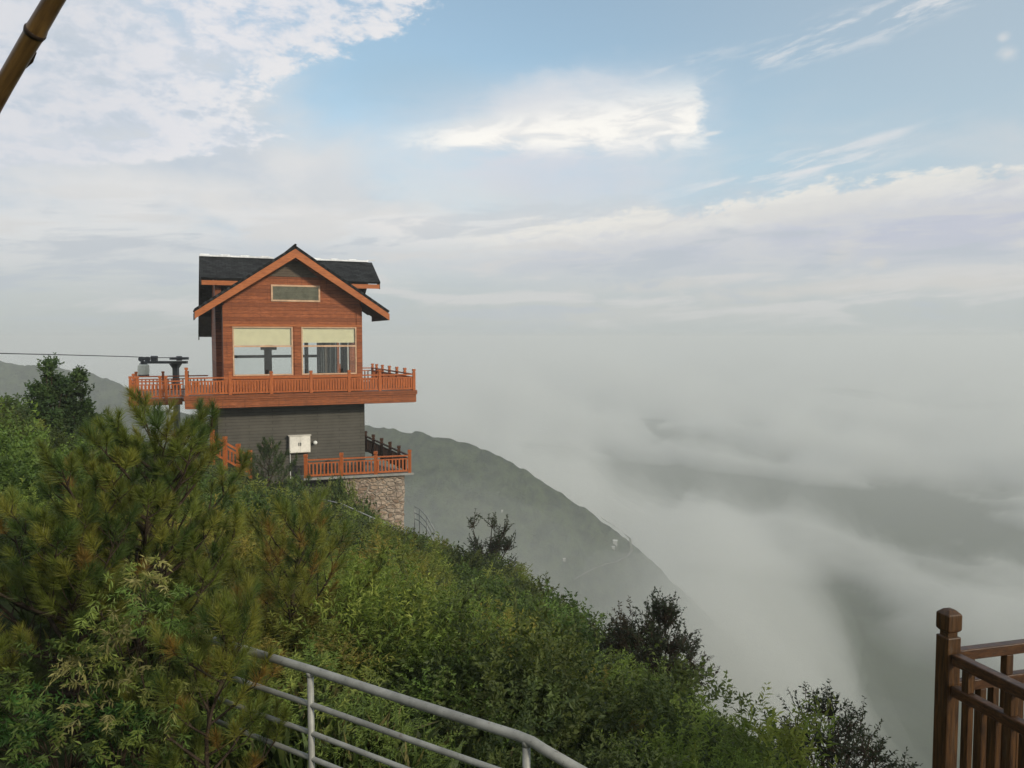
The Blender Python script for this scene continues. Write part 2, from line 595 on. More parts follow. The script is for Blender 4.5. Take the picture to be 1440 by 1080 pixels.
def ground_mat():
    m, t, o = mat('grassy_earth')
    b = principled(t, o, 0.95, 0.05)
    tc = t.new('ShaderNodeTexCoord')
    p = tc.outputs['Object']
    n1 = t.noise(p, 0.35, 6, 0.65)
    n2 = t.noise(p, 3.0, 6, 0.7)
    n3 = t.noise(p, 0.02, 5, 0.6)
    c = t.mix(n2.smooth(0.35, 0.65), (0.020, 0.030, 0.011), (0.055, 0.070, 0.024))
    c = t.mix(n1.smooth(0.5, 0.75) * 0.6, c, (0.075, 0.062, 0.035))
    c = t.mix(n3.smooth(0.45, 0.65) * 0.5, c, (0.035, 0.045, 0.025))
    t.link(c, b.inputs['Base Color'])
    bump(t, b, n2, 0.8, 0.15)
    return m


M['ground'] = ground_mat()


def hill_mat():
    m, t, o = mat('wooded_hill')
    b = principled(t, o, 0.95, 0.05)
    tc = t.new('ShaderNodeTexCoord')
    p = tc.outputs['Object']
    n1 = t.noise(p, 0.012, 6, 0.65)
    n2 = t.noise(p, 0.16, 6, 0.7)
    c = t.mix(n2.smooth(0.35, 0.65), (0.016, 0.026, 0.012), (0.060, 0.078, 0.034))
    c = t.mix(n1.smooth(0.48, 0.68) * 0.7, c, (0.085, 0.090, 0.048))
    t.link(c, b.inputs['Base Color'])
    bump(t, b, n2, 1.0, 2.5)
    return m


M['hill'] = hill_mat()
M['road'] = plain('pale_earth_road', (0.13, 0.13, 0.10), 0.9, 0.05, var=0.3, scale=0.05)


def bamboo_mat():
    m, t, o = mat('brown_bamboo')
    b = principled(t, o, 0.35, 0.4)
    tc = t.new('ShaderNodeTexCoord')
    x, y, z = t.sep(tc.outputs['Object'])
    g = t.noise(t.comb(x * 30, y * 30, z * 3), 1.5, 6, 0.6, 0.4)
    pt = t.noise(tc.outputs['Object'], 7.0, 4, 0.6)
    c = t.mix(g.smooth(0.3, 0.7), (0.045, 0.024, 0.009), (0.15, 0.085, 0.028))
    c = t.mix(pt.smooth(0.5, 0.7) * 0.7, c, (0.05, 0.026, 0.013))
    t.link(c, b.inputs['Base Color'])
    bump(t, b, g, 0.3, 0.004)
    return m


M['bamboo'] = bamboo_mat()
M['bamboo_node'] = plain('dark_bamboo_node', (0.035, 0.020, 0.012), 0.6)


# ---------------------------------------------------------------- mesh helper
class MB:
    def __init__(s, shift=(0, 0, 0)):
        s.v, s.f, s.uv, s.sh = [], [], {}, Vector(shift)

    def pt(s, p):
        s.v.append(tuple(Vector(p) + s.sh))
        return len(s.v) - 1

    def face(s, pts):
        s.f.append([s.pt(p) for p in pts])

    def box(s, x0, x1, y0, y1, z0, z1):
        i = [s.pt((x, y, z)) for z in (z0, z1) for x, y in ((x0, y0), (x1, y0), (x1, y1), (x0, y1))]
        for q in ((3, 2, 1, 0), (4, 5, 6, 7), (0, 1, 5, 4), (1, 2, 6, 5), (2, 3, 7, 6), (3, 0, 4, 7)):
            s.f.append([i[k] for k in q])

    def bar(s, p, q, wd, ht, up=(0, 0, 1)):
        """rectangular bar from p to q"""
        p, q = Vector(p), Vector(q)
        d = (q - p).normalized()
        sd = d.cross(Vector(up))
        if sd.length < 1e-4:
            sd = d.cross(Vector((1, 0, 0)))
        sd.normalize()
        u = sd.cross(d).normalized()
        i = []
        for c in (p, q):
            for a, b in ((-1, -1), (1, -1), (1, 1), (-1, 1)):
                i.append(s.pt(c + sd * a * wd / 2 + u * b * ht / 2))
        for k in ((3, 2, 1, 0), (4, 5, 6, 7), (0, 1, 5, 4), (1, 2, 6, 5), (2, 3, 7, 6), (3, 0, 4, 7)):
            s.f.append([i[j] for j in k])

    def tube(s, pts, rad, n=8, cap=True):
        pts = [Vector(p) for p in pts]
        if not isinstance(rad, (list, tuple)):
            rad = [rad] * len(pts)
        rings = []
        ref = None
        for k, p in enumerate(pts):
            d = (pts[min(k + 1, len(pts) - 1)] - pts[max(k - 1, 0)]).normalized()
            if ref is None:
                ref = Vector((0, 0, 1)) if abs(d.z) < 0.9 else Vector((1, 0, 0))
            a = d.cross(ref).normalized()
            b = a.cross(d).normalized()
            ref = b
            rings.append([s.pt(p + (a * math.cos(2 * math.pi * j / n) + b * math.sin(2 * math.pi * j / n)) * rad[k]) for j in range(n)])
        for r0, r1 in zip(rings, rings[1:]):
            for j in range(n):
                s.f.append([r0[j], r0[(j + 1) % n], r1[(j + 1) % n], r1[j]])
        if cap:
            s.f.append(rings[0][::-1])
            s.f.append(rings[-1])

    def prism(s, poly, vec):
        """extrude a planar polygon (list of 3-D points) along vec"""
        vec = Vector(vec)
        a = [s.pt(p) for p in poly]
        b = [s.pt(Vector(p) + vec) for p in poly]
        n = len(poly)
        s.f.append(a[::-1])
        s.f.append(b)
        for k in range(n):
            s.f.append([a[k], a[(k + 1) % n], b[(k + 1) % n], b[k]])

    def build(s, name, material, parent=None, smooth=False, bevel=0.0, loc=None):
        me = bpy.data.meshes.new(name)
        me.from_pydata(s.v, [], s.f)
        me.update()
        import bmesh
        bm = bmesh.new()
        bm.from_mesh(me)
        bmesh.ops.recalc_face_normals(bm, faces=bm.faces)
        bm.to_mesh(me)
        bm.free()
        for m in (material if isinstance(material, (list, tuple)) else [material]):
            me.materials.append(m)
        if smooth:
            me.polygons.foreach_set('use_smooth', [True] * len(me.polygons))
            me.update()
        o = bpy.data.objects.new(name, me)
        COL.objects.link(o)
        if parent:
            o.parent = parent
        if loc:
            o.location = loc
        if bevel:
            bv = o.modifiers.new('bevel', 'BEVEL')
            bv.width = bevel
            bv.segments = 2
            bv.limit_method = 'ANGLE'
        return o


def tag(o, label=None, cat=None, group=None, kind=None):
    for k, v in (('label', label), ('category', cat), ('group', group), ('kind', kind)):
        if v:
            o[k] = v
    return o


def empty(name, loc, rz=0.0):
    o = bpy.data.objects.new(name, None)
    COL.objects.link(o)
    o.location = loc
    o.rotation_euler = (0, 0, rz)
    o.empty_display_size = 0.2
    return o


def copy_tree(o, parent=None):
    c = o.copy()
    COL.objects.link(c)
    if parent:
        c.parent = parent
    for ch in [x for x in o.children]:
        copy_tree(ch, c)
    return c


# ---------------------------------------------------------------- value noise (numpy)
def vnoise(x, y, seed):
    x, y = np.asarray(x, float), np.asarray(y, float)
    xi, yi = np.floor(x).astype(np.int64), np.floor(y).astype(np.int64)
    fx, fy = x - xi, y - yi
    fx, fy = fx * fx * fx * (fx * (fx * 6 - 15) + 10), fy * fy * fy * (fy * (fy * 6 - 15) + 10)

    def h(i, j):
        n = (i * 374761393 + j * 668265263 + seed * 974711) & 0x7fffffff
        n = ((n ^ (n >> 13)) * 1274126177) & 0x7fffffff
        return ((n ^ (n >> 16)) & 0xffff) / 65535.0
    return (h(xi, yi) * (1 - fx) + h(xi + 1, yi) * fx) * (1 - fy) + (h(xi, yi + 1) * (1 - fx) + h(xi + 1, yi + 1) * fx) * fy


def fbm(x, y, seed, oct=4, gain=0.5):
    v, a, t = 0, 1, 0
    for k in range(oct):
        v = v + a * (vnoise(x * 2 ** k, y * 2 ** k, seed + k) - 0.5)
        t += a
        a *= gain
    return v / t * 2


# ---------------------------------------------------------------- ground
PIPE_A, PIPE_B = np.array((-1.457, 4.39)), np.array((0.063, 3.41))


def edge_x(y):
    return 3.0 - 0.235 * (np.maximum(y, 0) - 8)


def valley_floor(x, y):
    floor = -205 + 16 * fbm(x / 420, y / 420, 21)
    for bx, by, h, rx, ry in ((170, 590, 14, 120, 95),):
        floor = floor + h * np.exp(-((x - bx) / rx) ** 2 - ((y - by) / ry) ** 2)
    return floor


def ground_z(x, y):
    x, y = np.asarray(x, float), np.asarray(y, float)
    s = edge_x(np.minimum(y, 200)) - x
    yc = np.clip(y, -5, 60)
    ze = -5.05 - 0.205 * (yc - 8.5)
    left = np.where(s < 17, 0.335 * s, 0.335 * 17 + 0.10 * (np.minimum(s, 80) - 17))
    t = np.maximum(-s, 0)
    right = -(0.72 * t * np.minimum(1, 0.35 + t / 6))
    z = ze + np.where(s > 0, left, right)
    z = z + 0.35 * fbm(x / 5, y / 5, 3) + 0.12 * fbm(x / 1.2, y / 1.2, 9, 2)
    z = z - 0.30 * np.maximum(y - 62, 0) - 0.25 * np.maximum(-x - 70, 0) - 0.2 * np.maximum(-y - 40, 0)
    # path under the pipe handrail
    d = PIPE_B - PIPE_A
    tt = np.clip(((x - PIPE_A[0]) * d[0] + (y - PIPE_A[1]) * d[1]) / d.dot(d), -0.8, 1.3)
    dist = np.hypot(x - PIPE_A[0] - tt * d[0], y - PIPE_A[1] - tt * d[1])
    wgt = np.exp(-(dist / 0.9) ** 2)
    z = z * (1 - wgt) + (-2.68) * wgt
    # valley floor with its rises under the fog
    floor = valley_floor(x, y)
    k = 14.0
    return k * np.logaddexp(z / k, floor / k)


def gz(x, y):
    return float(ground_z(x, y))


def polar_sheet(r0, r1, nr, na, zf, warp=1.0):
    """log-spaced polar grid, denser in front of the camera"""
    rs = r0 * (r1 / r0) ** np.linspace(0, 1, nr)
    u = np.linspace(0, 1, na, endpoint=False) * 2 * np.pi
    th = u - 0.75 * np.sin(u) * warp       # 0 = +y
    rr, tt = np.meshgrid(rs, th, indexing='ij')
    x, y = rr * np.sin(tt), rr * np.cos(tt)
    z = zf(x, y)
    return x, y, z


def grid_faces(nr, na):
    i = np.arange(nr - 1)[:, None] * na
    j = np.arange(na)[None, :]
    j1 = (j + 1) % na
    return np.stack([i + j, i + j1, i + na + j1, i + na + j], -1).reshape(-1, 4)


def mesh_np(name, verts, faces, material, smooth=True, col=None):
    verts = np.asarray(verts, np.float32)
    faces = np.asarray(faces, np.int32)
    n, k = faces.shape
    me = bpy.data.meshes.new(name)
    me.vertices.add(len(verts))
    me.vertices.foreach_set('co', verts.ravel())
    me.loops.add(n * k)
    me.loops.foreach_set('vertex_index', faces.ravel())
    me.polygons.add(n)
    me.polygons.foreach_set('loop_start', np.arange(0, n * k, k, dtype=np.int32))
    me.polygons.foreach_set('use_smooth', np.full(n, smooth, dtype=bool))
    me.materials.append(material)
    me.update(calc_edges=True)
    if col is not None:
        ca = me.color_attributes.new('Col', 'FLOAT_COLOR', 'POINT')
        c4 = np.ones((len(verts), 4), np.float32)
        c4[:, :3] = col
        ca.data.foreach_set('color', c4.ravel())
    return me


def link(name, me, parent=None):
    o = bpy.data.objects.new(name, me)
    COL.objects.link(o)
    if parent:
        o.parent = parent
    return o


def build_ground():
    NR, NA = 230, 300
    x, y, z = polar_sheet(0.5, 4700, NR, NA, ground_z)
    v = np.stack([x, y, z], -1).reshape(-1, 3)
    f = grid_faces(NR, NA)
    c = np.array([[0, 0, gz(0, 0)]])
    v = np.vstack([v, c])
    ci = len(v) - 1
    fan = np.array([[ci, j, (j + 1) % NA, (j + 1) % NA] for j in range(NA)])
    me = bpy.data.meshes.new('ground')
    faces = [tuple(q) for q in f] + [(ci, int(q[2]), int(q[1])) for q in fan]
    me.from_pydata([tuple(p) for p in v], [], faces)
    me.polygons.foreach_set('use_smooth', [True] * len(me.polygons))
    me.materials.append(M['ground'])
    me.update()
    tag(link('ground', me), kind='structure')


build_ground()


# ---------------------------------------------------------------- far hills
def hill_mesh(name, ridge, front, back, bottom, seed, amp):
    """ridge: list of world points; the slope falls to both sides"""
    pts = np.array([tuple(p) for p in ridge])
    t = np.linspace(0, 1, 220)
    tr = np.linspace(0, 1, len(pts))
    rx, ry, rz = (np.interp(t, tr, pts[:, k]) for k in range(3))
    ker = np.hanning(17)
    ker /= ker.sum()

    def sm(a):
        return np.convolve(np.pad(a, 8, mode='edge'), ker, 'valid')
    rx, ry, rz = sm(rx), sm(ry), sm(rz)
    cs = np.linspace(-1, 1, 121)
    vs = []
    for c in cs:
        run = abs(c)
        drop = (rz - bottom) * (1 - (1 - run) ** 1.35)
        drop = np.maximum(drop - 10 * np.exp(-(run / 0.06) ** 2) * 0 , 0)
        off = -run * front if c < 0 else run * back
        yy = ry + off
        xx = rx + off * 0.12
        zz = rz - drop
        nz = fbm(xx / 90, yy / 90, seed, 4) * amp * min(1, run * 4) + fbm(xx / 9, yy / 9, seed + 5, 3, 0.6) * 2.6
        gully = -np.abs(fbm(xx / 60 + yy / 300, yy / 220, seed + 9, 2)) * 10 * min(1, run * 3)
        vs.append(np.stack([xx, yy, zz + nz + gully], -1))
    v = np.array(vs)
    nr, na = v.shape[:2]
    i = np.arange(nr - 1)[:, None] * na
    j = np.arange(na - 1)[None, :]
    f = np.stack([i + j, i + j + 1, i + na + j + 1, i + na + j], -1).reshape(-1, 4)
    me = mesh_np(name, v.reshape(-1, 3), f, M['hill'])
    return tag(link(name, me), kind='structure'), v


HY = 460
ridge1 = [at(px, py, HY + dy) for px, py, dy in ((60, 560, 120), (300, 585, 60), (430, 590, 40), (515, 600, 20), (570, 606, 8), (620, 616, 0), (665, 627, 0), (700, 641, -5), (735, 660, -8), (765, 680, -10),
                                               (800, 703, -15), (835, 725, -20), (865, 744, -22), (893, 764, -20), (918, 792, -18), (955, 826, -14), (995, 866, -8), (1050, 915, 0), (1120, 980, 10))]
hill1, HV = hill_mesh('hill', ridge1, 240, 260, -240, 31, 12)
ridge2 = [at(px, py, 620 + dy) for px, py, dy in ((-500, 470, 0), (-250, 490, 0), (-60, 503, 0), (20, 511, 0), (80, 518, 0), (125, 525, 0), (165, 540, -10), (200, 560, -20), (260, 600, -40), (330, 680, -60), (400, 800, -80))]
hill2, _ = hill_mesh('hill', ridge2, 300, 300, -240, 41, 10)


def hill_point(px, py):
    """first point of the hill surface met by the sight line through this pixel"""
    best = None
    d = ray(px, py)
    V = HV.reshape(-1, 3)
    X = V[:, 0] / V[:, 1] - d.x / d.y
    Z = V[:, 2] / V[:, 1] - d.z / d.y
    dd = X * X + Z * Z
    near = np.where(dd < dd.min() + 2e-5)[0]
    k = near[np.argmin(V[near, 1])]
    return Vector(V[k])


def build_hill_road():
    pts = [hill_point(px, py) for px, py in ((846, 728), (866, 742), (880, 754), (889, 766), (891, 778), (884, 788), (868, 795), (848, 800), (828, 806), (806, 818))]
    mb = MB()
    L = []
    for k, p in enumerate(pts):
        a, b = pts[max(k - 1, 0)], pts[min(k + 1, len(pts) - 1)]
        d = (b - a)
        d.z = 0
        d.normalize()
        sd = Vector((d.y, -d.x, 0))
        L.append((mb.pt(p + sd * 0.7 + Vector((0, 0, 2.2))), mb.pt(p - sd * 0.7 + Vector((0, 0, 2.2)))))
    for (a, b), (c, d) in zip(L, L[1:]):
        mb.f.append([a, b, d, c])
    o = mb.build('road', M['road'])
    tag(o, kind='structure')


build_hill_road()


def build_far_huts():
    M['hut'] = plain('whitewashed_hut', (0.33, 0.325, 0.30), 0.8)
    M['hut_roof'] = plain('grey_hut_roof', (0.45, 0.44, 0.42), 0.8)
    spots = [(862, 763, 1.9, 'tallest pale hut standing inside the bend of the hill road'), (859, 768, 1.2, 'small pale hut just below the tallest one in the road bend'),
             (747, 754, 1.3, 'lone pale hut in the middle of the misty hill slope'), (703, 717, 0.9, 'tiny pale hut high on the misty slope beside the stone wall'),
             (797, 785, 1.1, 'low pale hut at the foot of the misty hill, left of the road end')]
    for px, py, s, lab in spots:
        p = hill_point(px, py)
        root = empty('hut', p)
        mb = MB()
        mb.box(-s * .6, s * .6, -s * .4, s * .4, -1.5, s * .75)
        mb.build('wall', M['hut'], root)
        mb = MB()
        mb.prism([(-s * .7, -s * .5, s * .75), (-s * .7, s * .5, s * .75), (-s * .7, 0, s * 1.1)], (s * 1.4, 0, 0))
        mb.build('roof', M['hut_roof'], root)
        tag(root, lab, 'hut', 'pale huts on the misty hill')


build_far_huts()


# ---------------------------------------------------------------- fog and haze
def volume_mat(name, dens, col, aniso=0.0):
    m, t, o = mat(name)
    v = t.new('ShaderNodeVolumePrincipled')
    v.inputs['Color'].default_value = (*col, 1)
    v.inputs['Density'].default_value = dens
    v.inputs['Anisotropy'].default_value = aniso
    t.link(v.outputs[0], o.inputs['Volume'])
    try:
        m.cycles.homogeneous_volume = True
    except Exception:
        pass
    return m


def fog_top(x, y):
    r = np.hypot(x, y)
    # billows drifting down the valley: long in depth, sheared to the right
    xs = x + 0.30 * y
    wx = fbm(x / 260, y / 500, 71)
    n = fbm(xs / 290 + 0.35 * wx, y / 560 + 0.35 * wx, 61, 4, 0.55)
    n2 = fbm(xs / 85 + 3 + 0.3 * wx, y / 190, 66, 4, 0.6)
    n3 = fbm(x / 30 + 3, y / 50, 76, 3, 0.6)
    t = 20 + 108 * n + 42 * n2 + 12 * n3 - 2 * np.exp(-((y - 260) / 140) ** 2)
    for bx, by, h, rx, ry in ((250, 880, 60, 150, 160), (185, 590, -72, 95, 100), (430, 980, -68, 240, 150),
                              (120, 425, 88, 62, 110), (40, 330, 56, 140, 50), (330, 520, 40, 130, 110), (60, 900, 40, 160, 200)):
        t = t + h * np.exp(-((x - bx) / rx) ** 2 - ((y - by) / ry) ** 2)
    t = 12 * np.logaddexp(t / 12, -1.0)
    return np.minimum(valley_floor(x, y), -150) + t * (1 + 0.3 * np.clip(r / 2000 - 0.5, 0, 1))


def fog_layer(k, dens, lift):
    """one body of fog; the three bodies share a shape and thin out upwards"""
    NR, NA = 170, 480

    def top_z(x, y):
        lo = np.minimum(valley_floor(x, y), -150)
        # thin mist creeping up between the two slopes
        mist = (k > 1.2) * (k - 1.0) * (125 * np.exp(-((x + 10) / 120) ** 2 - ((y - 330) / 55) ** 2) + 60 * np.exp(-((x - 120) / 70) ** 2 - ((y - 425) / 80) ** 2))
        return lo + (fog_top(x, y) - lo) * k + lift + mist + 5 * (k - 0.5) * fbm(x / 45 + k * 9, y / 30, 90 + int(k * 10), 3, 0.6)
    x, y, z = polar_sheet(35 - 4 * k, 4600 + 20 * k, NR, NA, top_z)
    top = np.stack([x, y, z], -1).reshape(-1, 3)
    f = grid_faces(NR, NA)
    nb = len(top)
    bot = top.copy()
    bot[:, 2] = -262 - k
    inner = [(int(j), int((j + 1) % NA), int(nb + (j + 1) % NA), int(nb + j)) for j in range(NA)]
    q = (NR - 1) * NA
    outer = [(int(q + (j + 1) % NA), int(q + j), int(nb + q + j), int(nb + q + (j + 1) % NA)) for j in range(NA)]
    faces = np.vstack([f, f[:, ::-1] + nb, np.array(inner), np.array(outer)])
    me = mesh_np('fog', np.vstack([top, bot]), faces, volume_mat('valley_fog', dens, (0.878, 0.876, 0.832), 0.1))
    tag(link('fog', me), kind='stuff')


def fog_blob(c, r, dens, n, seed):
    """a soft mist bank: nested lumpy shells, thickest in the middle"""
    nu, nv = 64, 32
    th = np.linspace(0, 2 * np.pi, nu, endpoint=False)
    ph = np.linspace(0.02, np.pi - 0.02, nv)
    P, T = np.meshgrid(ph, th, indexing='ij')
    d = np.stack([np.sin(P) * np.cos(T), np.sin(P) * np.sin(T), np.cos(P)], -1)
    for k in range(n):
        q = (1.0 - k / n * 0.85)
        nz = 1 + 0.42 * fbm(d[..., 0] * 1.7 + d[..., 2] * 1.1 + k * 0.35, d[..., 1] * 1.7 - d[..., 2] * 0.9, seed + 3 * k, 4, 0.55)
        v = np.array(c) + d * nz[..., None] * q * np.array(r)
        f = grid_faces(nv, nu)
        v = v.reshape(-1, 3)
        top, bot = len(v), len(v) + 1
        v = np.vstack([v, v[:nu].mean(0), v[-nu:].mean(0)])
        j = np.arange(nu)
        j1 = (j + 1) % nu
        me = bpy.data.meshes.new('fog')
        o_ = (nv - 1) * nu
        me.from_pydata([tuple(p) for p in v], [], [tuple(int(i) for i in q_) for q_ in f] + [(top, int(b_), int(a_)) for a_, b_ in zip(j, j1)] + [(bot, int(o_ + a_), int(o_ + b_)) for a_, b_ in zip(j, j1)])
        me.flip_normals()
        me.update()
        me.materials.append(volume_mat('valley_mist', dens, (0.878, 0.876, 0.832), 0.1))
        tag(link('fog', me), kind='stuff')


def build_fog():
    fog_blob((100, 405, -160), (76, 108, 76), 0.0036, 5, 51)
    fog_blob((-25, 335, -142), (120, 52, 86), 0.0021, 5, 55)
    for k, dens, lift in ((0.55, 0.006, 0), (0.8, 0.005, 0), (1.05, 0.0034, 1), (1.35, 0.0020, 2), (1.7, 0.0011, 4)):
        fog_layer(k, dens, lift)


def build_haze():
    mb = MB()
    mb.box(-5000, 5000, -5000, 5000, -275, 9)
    tag(mb.build('haze', volume_mat('haze_air', 0.00072, (0.862, 0.876, 0.862), 0.1)), kind='stuff')


build_fog()
build_haze()


# ---------------------------------------------------------------- the wooden house on the slope
HX, HYW, YAW = -15.2, 42.5, R(22.5)
UD = Vector((math.cos(YAW), math.sin(YAW), 0))
VD = Vector((-math.sin(YAW), math.cos(YAW), 0))
ZB = -8.6                      # foot of the lower storey


def wall_panel(mb, u0, u1, z0, z1, holes, place):
    """a wall rectangle with rectangular holes, as boxes; place(ua, ub, za, zb) adds one"""
    us = sorted({u0, u1, *[h[0] for h in holes], *[h[1] for h in holes]})
    for a, b in zip(us, us[1:]):
        zs = [(z0, z1)]
        for h in holes:
            if h[0] <= a + 1e-6 and h[1] >= b - 1e-6:
                new = []
                for p, q in zs:
                    if h[2] > p:
                        new.append((p, min(q, h[2])))
                    if h[3] < q:
                        new.append((max(p, h[3]), q))
                zs = [k for k in new if k[1] - k[0] > 1e-6]
        for p, q in zs:
            place(a, b, p, q)


def build_house():
    root = empty('wooden_house', (HX, HYW, ZB), YAW)
    tag(root, 'red brown timber house with black gabled roof and balcony on the slope above the fog', 'house')
    S = (0, 0, -ZB)
    W, D = 7.26, 9.0
    ZD = -2.98                 # balcony floor
    AU, AZ, SL, HW = 3.62, 4.90, 0.672, 5.06

    def zt(u):
        return AZ - SL * abs(u - AU)
    # --- walls
    lw = (0.42, 3.52, -2.03, 0.60)
    rw = (3.98, 7.00, -2.03, 0.60)
    mb = MB(S)
    EV = zt(0) - 0.26
    wall_panel(mb, 0, W, ZD, EV, [lw, rw], lambda a, b, p, q: mb.box(a, b, 0, 0.16, p, q))
    mb.prism([(0, 0, EV), (W, 0, EV), (AU, 0, zt(AU) - 0.26)], (0, 0.16, 0))
    fw = mb.build('wall', M['siding'], root)
    mb = MB(S)
    wall_panel(mb, 0.17, 2.9, ZD, EV, [], lambda a, b, p, q: mb.box(0, 0.15, a, b, p, q))
    wall_panel(mb, 2.9, D, ZD, 0.4, [], lambda a, b, p, q: mb.box(-0.3, -0.15, a, b, p, q))
    mb.prism([(-0.3, 2.9, 0.4), (-0.3, 2.9, 2.95), (-0.3, 4.6, 4.1), (-0.3, D, 1.25), (-0.3, D, 0.4)], (0.15, 0, 0))
    mb.box(-0.15, 0.02, 2.9, 3.05, ZD, 2.95)
    mb.build('wall', M['siding'], root)
    mb = MB(S)
    wall_panel(mb, 0.17, 2.9, ZD, EV, [(0.5, 2.6, -2.2, 0.5)], lambda a, b, p, q: mb.box(W - 0.15, W, a, b, p, q))
    wall_panel(mb, 2.9, D, ZD, 0.4, [(3.3, 5.4, -2.7, 0.3), (6.1, 8.5, -2.7, 0.3)], lambda a, b, p, q: mb.box(7.45, 7.6, a, b, p, q))
    mb.prism([(7.45, 2.9, 0.4), (7.45, 2.9, 2.95), (7.45, 4.6, 4.1), (7.45, D, 1.25), (7.45, D, 0.4)], (0.15, 0, 0))
    mb.box(W - 0.02, 7.45, 2.9, 3.05, ZD, 2.95)
    mb.build('wall', M['siding'], root)
    mb = MB(S)
    wall_panel(mb, -0.3, 7.6, ZD, 1.25, [(0.1, 2.85, -2.85, 0.75), (3.32, 6.4, -2.85, 0.75)], lambda a, b, p, q: mb.box(a, b, D - 0.15, D, p, q))
    mb.box(2.62, 3.6, D - 0.45, D - 0.2, -0.78, -0.58)
    mb.build('wall', M['interior'], root)
    for a, b in ((0.1, 2.85), (3.32, 6.4)):
        mb = MB(S)
        for z in (-1.20,):
            mb.box(a, b, D - 0.12, D - 0.03, z - 0.09, z + 0.09)
        mb.build('rear_window_bar', M['grey_steel'], root)
    # corner posts and timbers on the front
    for a, b in ((-0.06, 0.30), (W - 0.26, W + 0.06), (3.60, 3.92)):
        mb = MB(S)
        mb.box(a, b, -0.045, -0.003, ZD, 0.60 if a > 3 and a < 4 else EV - 0.5)
        mb.build('corner_board', M['siding'], root)
    mb = MB(S)
    mb.box(-0.05, W + 0.05, -0.06, -0.004, 0.605, 0.72)
    mb.box(-0.05, W + 0.05, -0.07, -0.004, -2.20, -2.06)
    mb.build('trim_board', M['fascia'], root)
    # windows: frame, pale blind above, glass
    for (a, b, z0, z1) in (lw, rw):
        mb = MB(S)
        t = 0.07
        mb.box(a, a + t, -0.03, 0.12, z0, z1)
        mb.box(b - t, b, -0.03, 0.12, z0, z1)
        mb.box(a + t, b - t, -0.03, 0.12, z1 - t, z1)
        mb.box(a + t, b - t, -0.03, 0.12, z0, z0 + t)
        mb.box(a + t, b - t, -0.035, 0.11, -0.50, -0.41)
        wn = mb.build('window', M['frame'], root)
        mb = MB(S)
        mb.box(a + t, b - t, 0.05, 0.056, z0 + t, -0.50)
        mb.box(a + t, b - t, 0.05, 0.056, -0.41, z1 - t)
        mb.build('pane', M['glass'], wn)
        mb = MB(S)
        n = 24
        w0, w1 = a + t, b - t
        low = -0.40 if a < 2 else -0.27
        mb.box(w0, w1, 0.085, 0.10, low, z1 - t)
        mb.build('blind', M['blind'], wn)
    # curtains seen through the right window
    rnd = random.Random(4)
    u = 5.95
    k = 0
    for v0, v1, du, m_ in ((2.95, 3.4, 7.0, 'curtain'), (5.3, 6.2, 7.3, 'curtain'), (8.4, 8.9, 7.3, 'curtain'), (4.2, 4.5, 7.3, 'curtain_white')):
        mb = MB(S)
        n = 14
        pts = [(du + 0.07 * math.sin(i * 1.7), v0 + (v1 - v0) * i / n) for i in range(n + 1)]
        poly = pts + [(p[0] + 0.02, p[1]) for p in pts[::-1]]
        for (x0, y0), (x1, y1) in zip(pts, pts[1:]):
            mb.face([(x0, y0, ZD + .05), (x1, y1, ZD + .05), (x1, y1, 0.5), (x0, y0, 0.5)])
        mb.build('curtain', M[m_], root)
    for u0, u1, m_ in ((6.15, 6.65, 'curtain'), (6.95, 7.3, 'curtain'), (5.35, 5.6, 'curtain')):
        mb = MB(S)
        n = 12
        pts = [(u0 + (u1 - u0) * i / n, D - 0.35 + 0.06 * math.sin(i * 1.9)) for i in range(n + 1)]
        for (x0, y0), (x1, y1) in zip(pts, pts[1:]):
            mb.face([(x0, y0, ZD + .05), (x1, y1, ZD + .05), (x1, y1, 0.5), (x0, y0, 0.5)])
        mb.build('curtain', M[m_], root)
    mb = MB(S)
    mb.box(0.16, W - 0.16, 0.17, D - 0.16, 0.80, 0.92)
    mb.build('inner_ceiling', M['interior'], root)
    # vent windows in the gable
    mb = MB(S)
    a, b, z0, z1 = 2.42, 5.02, 1.96, 2.86
    for q in ((a, a + .09, z0, z1), (b - .09, b, z0, z1), (a + .09, b - .09, z1 - .09, z1), (a + .09, b - .09, z0, z0 + .09)):
        mb.box(q[0], q[1], -0.05, -0.003, q[2], q[3])
    vt = mb.build('gable_vent', M['frame'], root)
    mb = MB(S)
    for k in range(8):
        z = z0 + .09 + k * (z1 - z0 - .18) / 8
        mb.bar((a + .09, -0.022, z + .045), (b - .09, -0.022, z + .045), 0.012, 0.088, (0, -0.35, 1))
    mb.build('louvre', M['vent_glass'], vt)
    mb = MB(S)
    zz0, zz1 = 3.30, 4.10
    mb.prism([(AU - 1.30, -0.03, zz0), (AU + 1.30, -0.03, zz0), (AU + .28, -0.03, zz1 + .02), (AU - .28, -0.03, zz1 + .02)], (0, 0.025, 0))
    mb.build('gable_vent', M['gable_board'], root)

    # --- roof: front gable
    def slab(name, p00, p10, p11, p01, th, m, uvs):
        """roof slope p00-p10 along the eave, p01-p11 along the ridge, UV in metres"""
        P = [Vector(p) for p in (p00, p10, p11, p01)]
        nrm = (P[1] - P[0]).cross(P[3] - P[0]).normalized()
        if nrm.z < 0:
            nrm = -nrm
        mb = MB(S)
        i = [mb.pt(p) for p in P] + [mb.pt(p - nrm * th) for p in P]
        mb.f = [[0, 1, 2, 3], [7, 6, 5, 4], [0, 4, 5, 1], [1, 5, 6, 2], [2, 6, 7, 3], [3, 7, 4, 0]]
        me_o = mb.build(name, m, root)
        me = me_o.data
        uv = me.uv_layers.new(name='UVMap')
        e1 = (P[1] - P[0]).normalized()
        e2 = nrm.cross(e1)
